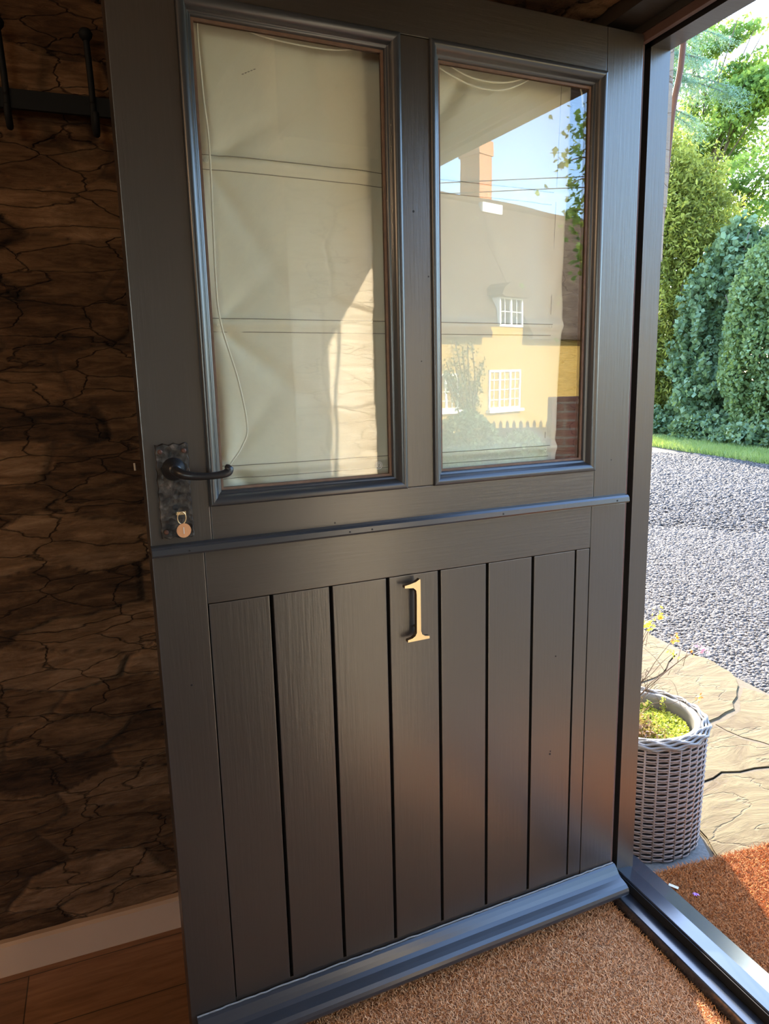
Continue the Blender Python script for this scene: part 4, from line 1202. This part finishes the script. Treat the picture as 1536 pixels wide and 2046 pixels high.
tree('broadleaf_tree', 'bright green broadleaf tree rising behind the conifer', (13.4, 14.2),
     [((13.4, 13.6, 7.4), (1.2, 1.4, 1.2)), ((13.3, 12.8, 6.2), (1.2, 1.4, 0.9)), ((13.2, 11.9, 5.2), (1.2, 1.2, 0.9)), ((13.3, 12.9, 8.3), (0.8, 1.0, 0.6)), ((13.2, 12.2, 7.2), (0.6, 0.8, 0.45)), ((13.4, 14.4, 9.0), (0.9, 1.0, .9)), ((13.5, 14.0, 5.6), (1.1, 1.3, 1.1)), ((13.2, 12.6, 4.4), (1.2, 1.6, 1.0))], 46000, 0.13, M_leaf_tree, 71)
tree('broadleaf_tree', 'green broadleaf tree at the right edge above the clipped hedge', (14.6, 9.6),
     [((14.2, 10.9, 4.7), (1.0, 1.1, 0.9)), ((14.4, 9.6, 5.6), (0.9, 1.0, 1.3)), ((14.2, 10.2, 3.7), (1.3, 1.8, 1.0)), ((14.3, 10.2, 7.2), (0.7, 0.8, .7))], 26000, 0.13, M_leaf_tree, 83)

# cedar: drooping blue green sprays
ced = empty('cedar_tree', (10.2, 13.2, GZ), 0, 'blue green cedar with drooping needle sprays in front of the broadleaf tree', 'tree')
bm_ = MB(); rc = random.Random(5); ND = []
top = 10.5
bm_.tube([(0, 0, -.1), (0, 0, 5), (0.1, 0, top)], [0.22, 0.17, 0.04], 8)
for k in range(17):
    z0 = rc.uniform(5.6, 8.4); ang = rc.uniform(-1.5, -0.5) if k < 12 else rc.uniform(0, 6.28); Lb = rc.uniform(1.5, 2.7)
    d = (math.cos(ang), math.sin(ang))
    pts = catmull([(0, 0, z0), (d[0] * Lb * .5, d[1] * Lb * .5, z0 + .15), (d[0] * Lb, d[1] * Lb, z0 - .35)], 8)
    bm_.tube(pts, [0.035 - 0.0018 * i_ for i_ in range(17)], 5)
    for i_, p in enumerate(pts):
        if i_ < 3: continue
        for q in range(9):
            a2 = ang + rc.uniform(-1.1, 1.1); l2 = rc.uniform(.2, .6)
            e_ = Vector((p.x + math.cos(a2) * l2, p.y + math.sin(a2) * l2, p.z - rc.uniform(.08, .5)))
            for s_i in range(16):
                t_ = s_i / 15; c_ = p.lerp(e_, t_)
                ND.append((c_.x + rc.gauss(0, .012), c_.y + rc.gauss(0, .012), c_.z + rc.gauss(0, .012) - .1 * t_ * t_))
bm_.build('branches', M_bark, ced, True)
leaves('needles', np.array(ND), 0.075, M_leaf_cedar, ced, 91, 0.18)

# ------------------------------------------------------------------ what the glass reflects: cottage, garden wall, tree, wires
P1 = (8.97, -17.35); EA = math.atan2(-0.2409, 0.9705)
# cottage local frame: x along the front, -y away from the door (into the cottage), z up
ct = empty('thatched_cottage', (P1[0], P1[1], -0.9), EA, 'yellow thatched cottage reflected in the right hand door pane', 'cottage')
Zc = 0.9
m = MB(); m.box(-8, 13.4, -5.2, 0.0, -0.1, 2.42 + Zc); m.prism([(0.0, 2.4 + Zc), (-2.6, 6.7 + Zc), (-5.2, 2.4 + Zc)], -7.9, 13.35, 'x')
m.box(3.55, 5.5, -1.0, 0.02, 2.3 + Zc, 2.62 + Zc)
m.build('wall', M_render, ct)
m = MB(); th_ = 0.42
m.prism([(0.38, 2.28 + Zc), (0.42, 2.42 + Zc), (0.30, 2.60 + Zc), (-2.45, 7.0 + Zc), (-2.6, 7.15 + Zc), (-2.75, 7.0 + Zc), (-5.5, 2.6 + Zc), (-5.6, 2.3 + Zc), (-5.2, 2.5 + Zc), (-2.6, 6.6 + Zc), (-0.02, 2.42 + Zc)], -8.3, 3.52, 'x')
m.prism([(0.38, 2.28 + Zc), (0.42, 2.42 + Zc), (0.30, 2.60 + Zc), (-2.45, 7.0 + Zc), (-2.6, 7.15 + Zc), (-2.75, 7.0 + Zc), (-5.5, 2.6 + Zc), (-5.6, 2.3 + Zc), (-5.2, 2.5 + Zc), (-2.6, 6.6 + Zc), (-0.02, 2.42 + Zc)], 5.53, 14.0, 'x')
m.prism([(-0.05, 2.64 + Zc), (-0.10, 3.2 + Zc), (-2.45, 7.0 + Zc), (-2.6, 7.15 + Zc), (-2.75, 7.0 + Zc), (-5.5, 2.6 + Zc), (-5.2, 2.5 + Zc), (-2.6, 6.6 + Zc), (-0.4, 2.7 + Zc)], 3.5, 5.55, 'x')
m.tube(catmull([(x, -2.6, 7.12 + Zc + 0.04 * math.sin(x)) for x in np.linspace(-8.3, 14.0, 14)], 3), 0.17, 8)
rf = m.build('thatched_roof', M_thatch, ct)
m = MB()
m.prism([(4.15, 3.62 + Zc), (4.3, 3.86 + Zc), (4.6, 4.02 + Zc), (5.2, 4.02 + Zc), (5.5, 3.86 + Zc), (5.66, 3.62 + Zc), (5.5, 3.56 + Zc), (4.3, 3.56 + Zc)], -1.6, 0.28, 'y')
m.build('dormer_hood', M_thatch, ct)
ch = MB(); ch.box(6.31, 6.98, -3.52, -2.6, 6.3 + Zc, 9.1 + Zc, 0.01); ch.box(6.26, 7.03, -3.57, -2.55, 8.75 + Zc, 9.25 + Zc, 0.02)
ch = ch.build('chimney', M_chim, ct)
m = MB(); m.box(6.1, 7.2, -2.7, -2.25, 6.75 + Zc, 7.1 + Zc, 0.08)
m.build('chimney_flashing', m_simple('pale_lead', (0.6, 0.58, 0.54), 0.6), ct)
def cwin(x0, x1, z0, z1, y, lights, rows_, sill=True):
    f = MB(); ft = 0.07
    f.box(x0, x1, y - .05, y + .03, z0, z0 + ft); f.box(x0, x1, y - .05, y + .03, z1 - ft, z1)
    f.box(x0, x0 + ft, y - .05, y + .03, z0, z1); f.box(x1 - ft, x1, y - .05, y + .03, z0, z1)
    wl_ = (x1 - x0) / lights
    for k in range(1, lights): f.box(x0 + wl_ * k - .04, x0 + wl_ * k + .04, y - .05, y + .03, z0, z1)
    for k in range(lights):
        for rI in range(1, rows_): f.box(x0 + wl_ * k, x0 + wl_ * (k + 1), y - .02, y + .005, z0 + (z1 - z0) * rI / rows_ - .012, z0 + (z1 - z0) * rI / rows_ + .012)
        f.box(x0 + wl_ * (k + .5) - .012, x0 + wl_ * (k + .5) + .012, y - .02, y + .005, z0, z1)
    if sill: f.box(x0 - .08, x1 + .08, y - .03, y + .14, z0 - .10, z0)
    o = f.build('window', M_white, ct)
    MB().box(x0 + .02, x1 - .02, y - .045, y - .03, z0 + .02, z1 - .02).build('pane', M_winglass, o)
cwin(3.79, 5.40, 0.02 + Zc, 1.28 + Zc, 0.02, 3, 4)
cwin(0.75, 2.36, 0.10 + Zc, 1.20 + Zc, 0.02, 3, 4)
cwin(4.30, 5.48, 2.64 + Zc, 3.58 + Zc, 0.02, 2, 2, False)
MB().box(4.32, 5.46, -1.4, -0.04, 2.64 + Zc, 3.58 + Zc).build('dormer_cheek', M_white, ct)

def cworld(s, dpt, z):
    c, s_ = math.cos(EA), math.sin(EA)
    return (P1[0] + c * s - s_ * (-dpt), P1[1] + s_ * s + c * (-dpt), z)
# climber on the cottage front
cc = []
rc = random.Random(3)
stems = MB(); c00 = cworld(2.9, -0.1, 0)
for k in range(14):
    s = rc.uniform(1.6, 3.6); zt = rc.uniform(1.0, 2.2)
    a = cworld(2.9, -0.12, -0.85); b = cworld(s, -0.14, zt)
    mid = tuple((a[j] + b[j]) / 2 + rc.uniform(-.1, .1) for j in range(3))
    pts = catmull([a, mid, b], 6)
    stems.tube([(p.x - c00[0], p.y - c00[1], p.z) for p in pts], 0.018, 5)
    for p in pts[3:]:
        for q in range(10): cc.append((p.x + rc.gauss(0, .09), p.y + abs(rc.gauss(0, .05)), p.z + rc.gauss(0, .09)))
ccr = empty('climbing_plant', (c00[0], c00[1], 0), 0, 'thin climbing plant beside the left window of the reflected cottage', 'climber')
stems.build('stems', M_bark, ccr)
leaves('foliage', np.array(cc) - np.array([c00[0], c00[1], 0]), 0.10, M_leaf_ivy, ccr, 5)

# garden hedge in front of the cottage, with picket fence and a brick wall nearer the door
shrub('garden_hedge', 'dark garden hedge low in the reflection before the cottage', 'hedge',
      [((3.3, -7.35, 0.2), (0.75, 0.35, 0.55)), ((4.15, -6.75, 0.2), (0.50, 0.30, 0.50)), ((2.4, -7.8, 0.2), (0.8, .4, .6)), ((4.75, -6.4, -.1), (0.5, .3, .52))], 26000, 0.06, M_leaf_ivy, 201, trunk=False)
pf = empty('picket_fence', (6.9, -9.62, -0.9), math.atan2(0.40, 0.59), 'dark picket fence reflected below the cottage window', 'fence')
for k in range(12):
    x = -0.35 + k * 0.12
    MB().prism([(x, 0), (x + .06, 0), (x + .06, 1.18), (x + .03, 1.24), (x, 1.18)], -0.01, 0.01, 'y').build('picket', M_darkfence, pf)
MB().box(-.4, 1.05, 0.01, 0.04, 0.3, 0.37).box(-.4, 1.05, 0.01, 0.04, 0.85, 1.1).build('fence_rail', M_darkfence, pf)
gw = MB().box(0, 0.9, -0.24, 0, -0.9, 1.02, 0.01).build('garden_wall', M_gbrick)
gw.location = (3.06, -3.81, -0.05); gw.rotation_euler = (0, 0, math.atan2(0.14, 0.23))
tag(gw, 'weathered red brick garden wall reflected in the lower right of the pane', 'garden wall')

# leafy tree reflected at the right of the pane
def lr(d, az_, el): return (CAM[0], CAM[1])
rt2 = empty('maple_tree', (4.12, -4.30, GZ), 0, 'bright leafy tree with bare trunk reflected at the pane edge', 'tree')
m = MB(); rc = random.Random(8)
m.tube(catmull([(0, 0, -0.05), (0.02, -.02, 1.2), (-0.03, .02, 2.1), (-0.02, 0, 2.8), (0.05, 0.05, 3.6), (0.1, 0, 4.6)], 6), [0.085 - 0.0023 * i_ for i_ in range(31)], 9)
LC = []
for (tx, ty, tz, nl) in ((-0.42, -0.20, 3.12, 14), (-0.34, -.16, 2.95, 12), (-0.15, -0.1, 3.25, 60), (-0.12, -.05, 3.55, 60), (-0.2, -.1, 2.62, 30), (-.08, 0, 2.45, 60), (-.12, -.05, 2.25, 50), (0.0, 0.1, 3.8, 90), (0.3, 0.3, 4.2, 200), (0.5, 0.2, 3.6, 200), (0.6, .4, 3.0, 200), (-.28, -.15, 2.72, 20), (-.05, .0, 1.98, 30), (0.1, 0, 3.0, 90), (0.05, 0.05, 2.7, 70), (.6, .1, 4.8, 250), (-.2, .2, 4.6, 120), (-.10, -.08, 2.9, 60), (-.16, -.1, 2.35, 40), (0.0, 0.0, 3.35, 120), (.02, .02, 2.15, 80), (.05, .05, 1.85, 60), (-.2, -.12, 3.4, 40), (.15, .1, 2.5, 120)):
    s0 = (0, 0, tz - rc.uniform(.05, .35)); e_ = (tx, ty, tz)
    m.tube(catmull([s0, (tx * .5, ty * .5, tz - .02 + rc.uniform(-.08, .08)), e_], 5), [0.012 - 0.0009 * i_ for i_ in range(11)], 5)
    sp_ = 0.045 if nl < 25 else (0.09 if nl < 80 else 0.25)
    for q in range(nl): LC.append((tx + rc.gauss(0, sp_), ty + rc.gauss(0, sp_), tz + rc.gauss(0, sp_)))
m.build('branches', M_bark, rt2, True)
leaves('foliage', np.array(LC), 0.085, M_leaf_tree, rt2, 12, .7, star=True)

# hedge to the far side of the cottage
shrub('tall_hedge', 'dark hedge beyond the gable end of the reflected cottage', 'hedge',
      [((19.8, -17.5, 1.2), (1.5, 1.5, 2.4)), ((22, -15.5, 1.5), (2, 2, 3)), ((25, -12.5, 1.5), (2.6, 2.6, 3.4))], 30000, 0.16, M_leaf_ivy, 301, trunk=False)

for z_, zz2, lab in ((3.33, 3.33, 'lower thin overhead wire crossing the reflected sky'), (3.454, 3.45, 'upper thin overhead wire crossing the reflected sky')):
    pts = []
    for q in np.linspace(-1.5, 1.6, 24):
        x = 3.76 + q * (4.95 - 3.76); y = -6.83 + q * (6.83 - 6.12)
        pts.append((x, y, z_ - 0.00 + 0.004 * (q - .5) ** 2 * 1.0))
    o = MB().tube(pts, 0.006, 5).build('overhead_wire', M_cable)
    tag(o, lab, 'wire', 'overhead wires')
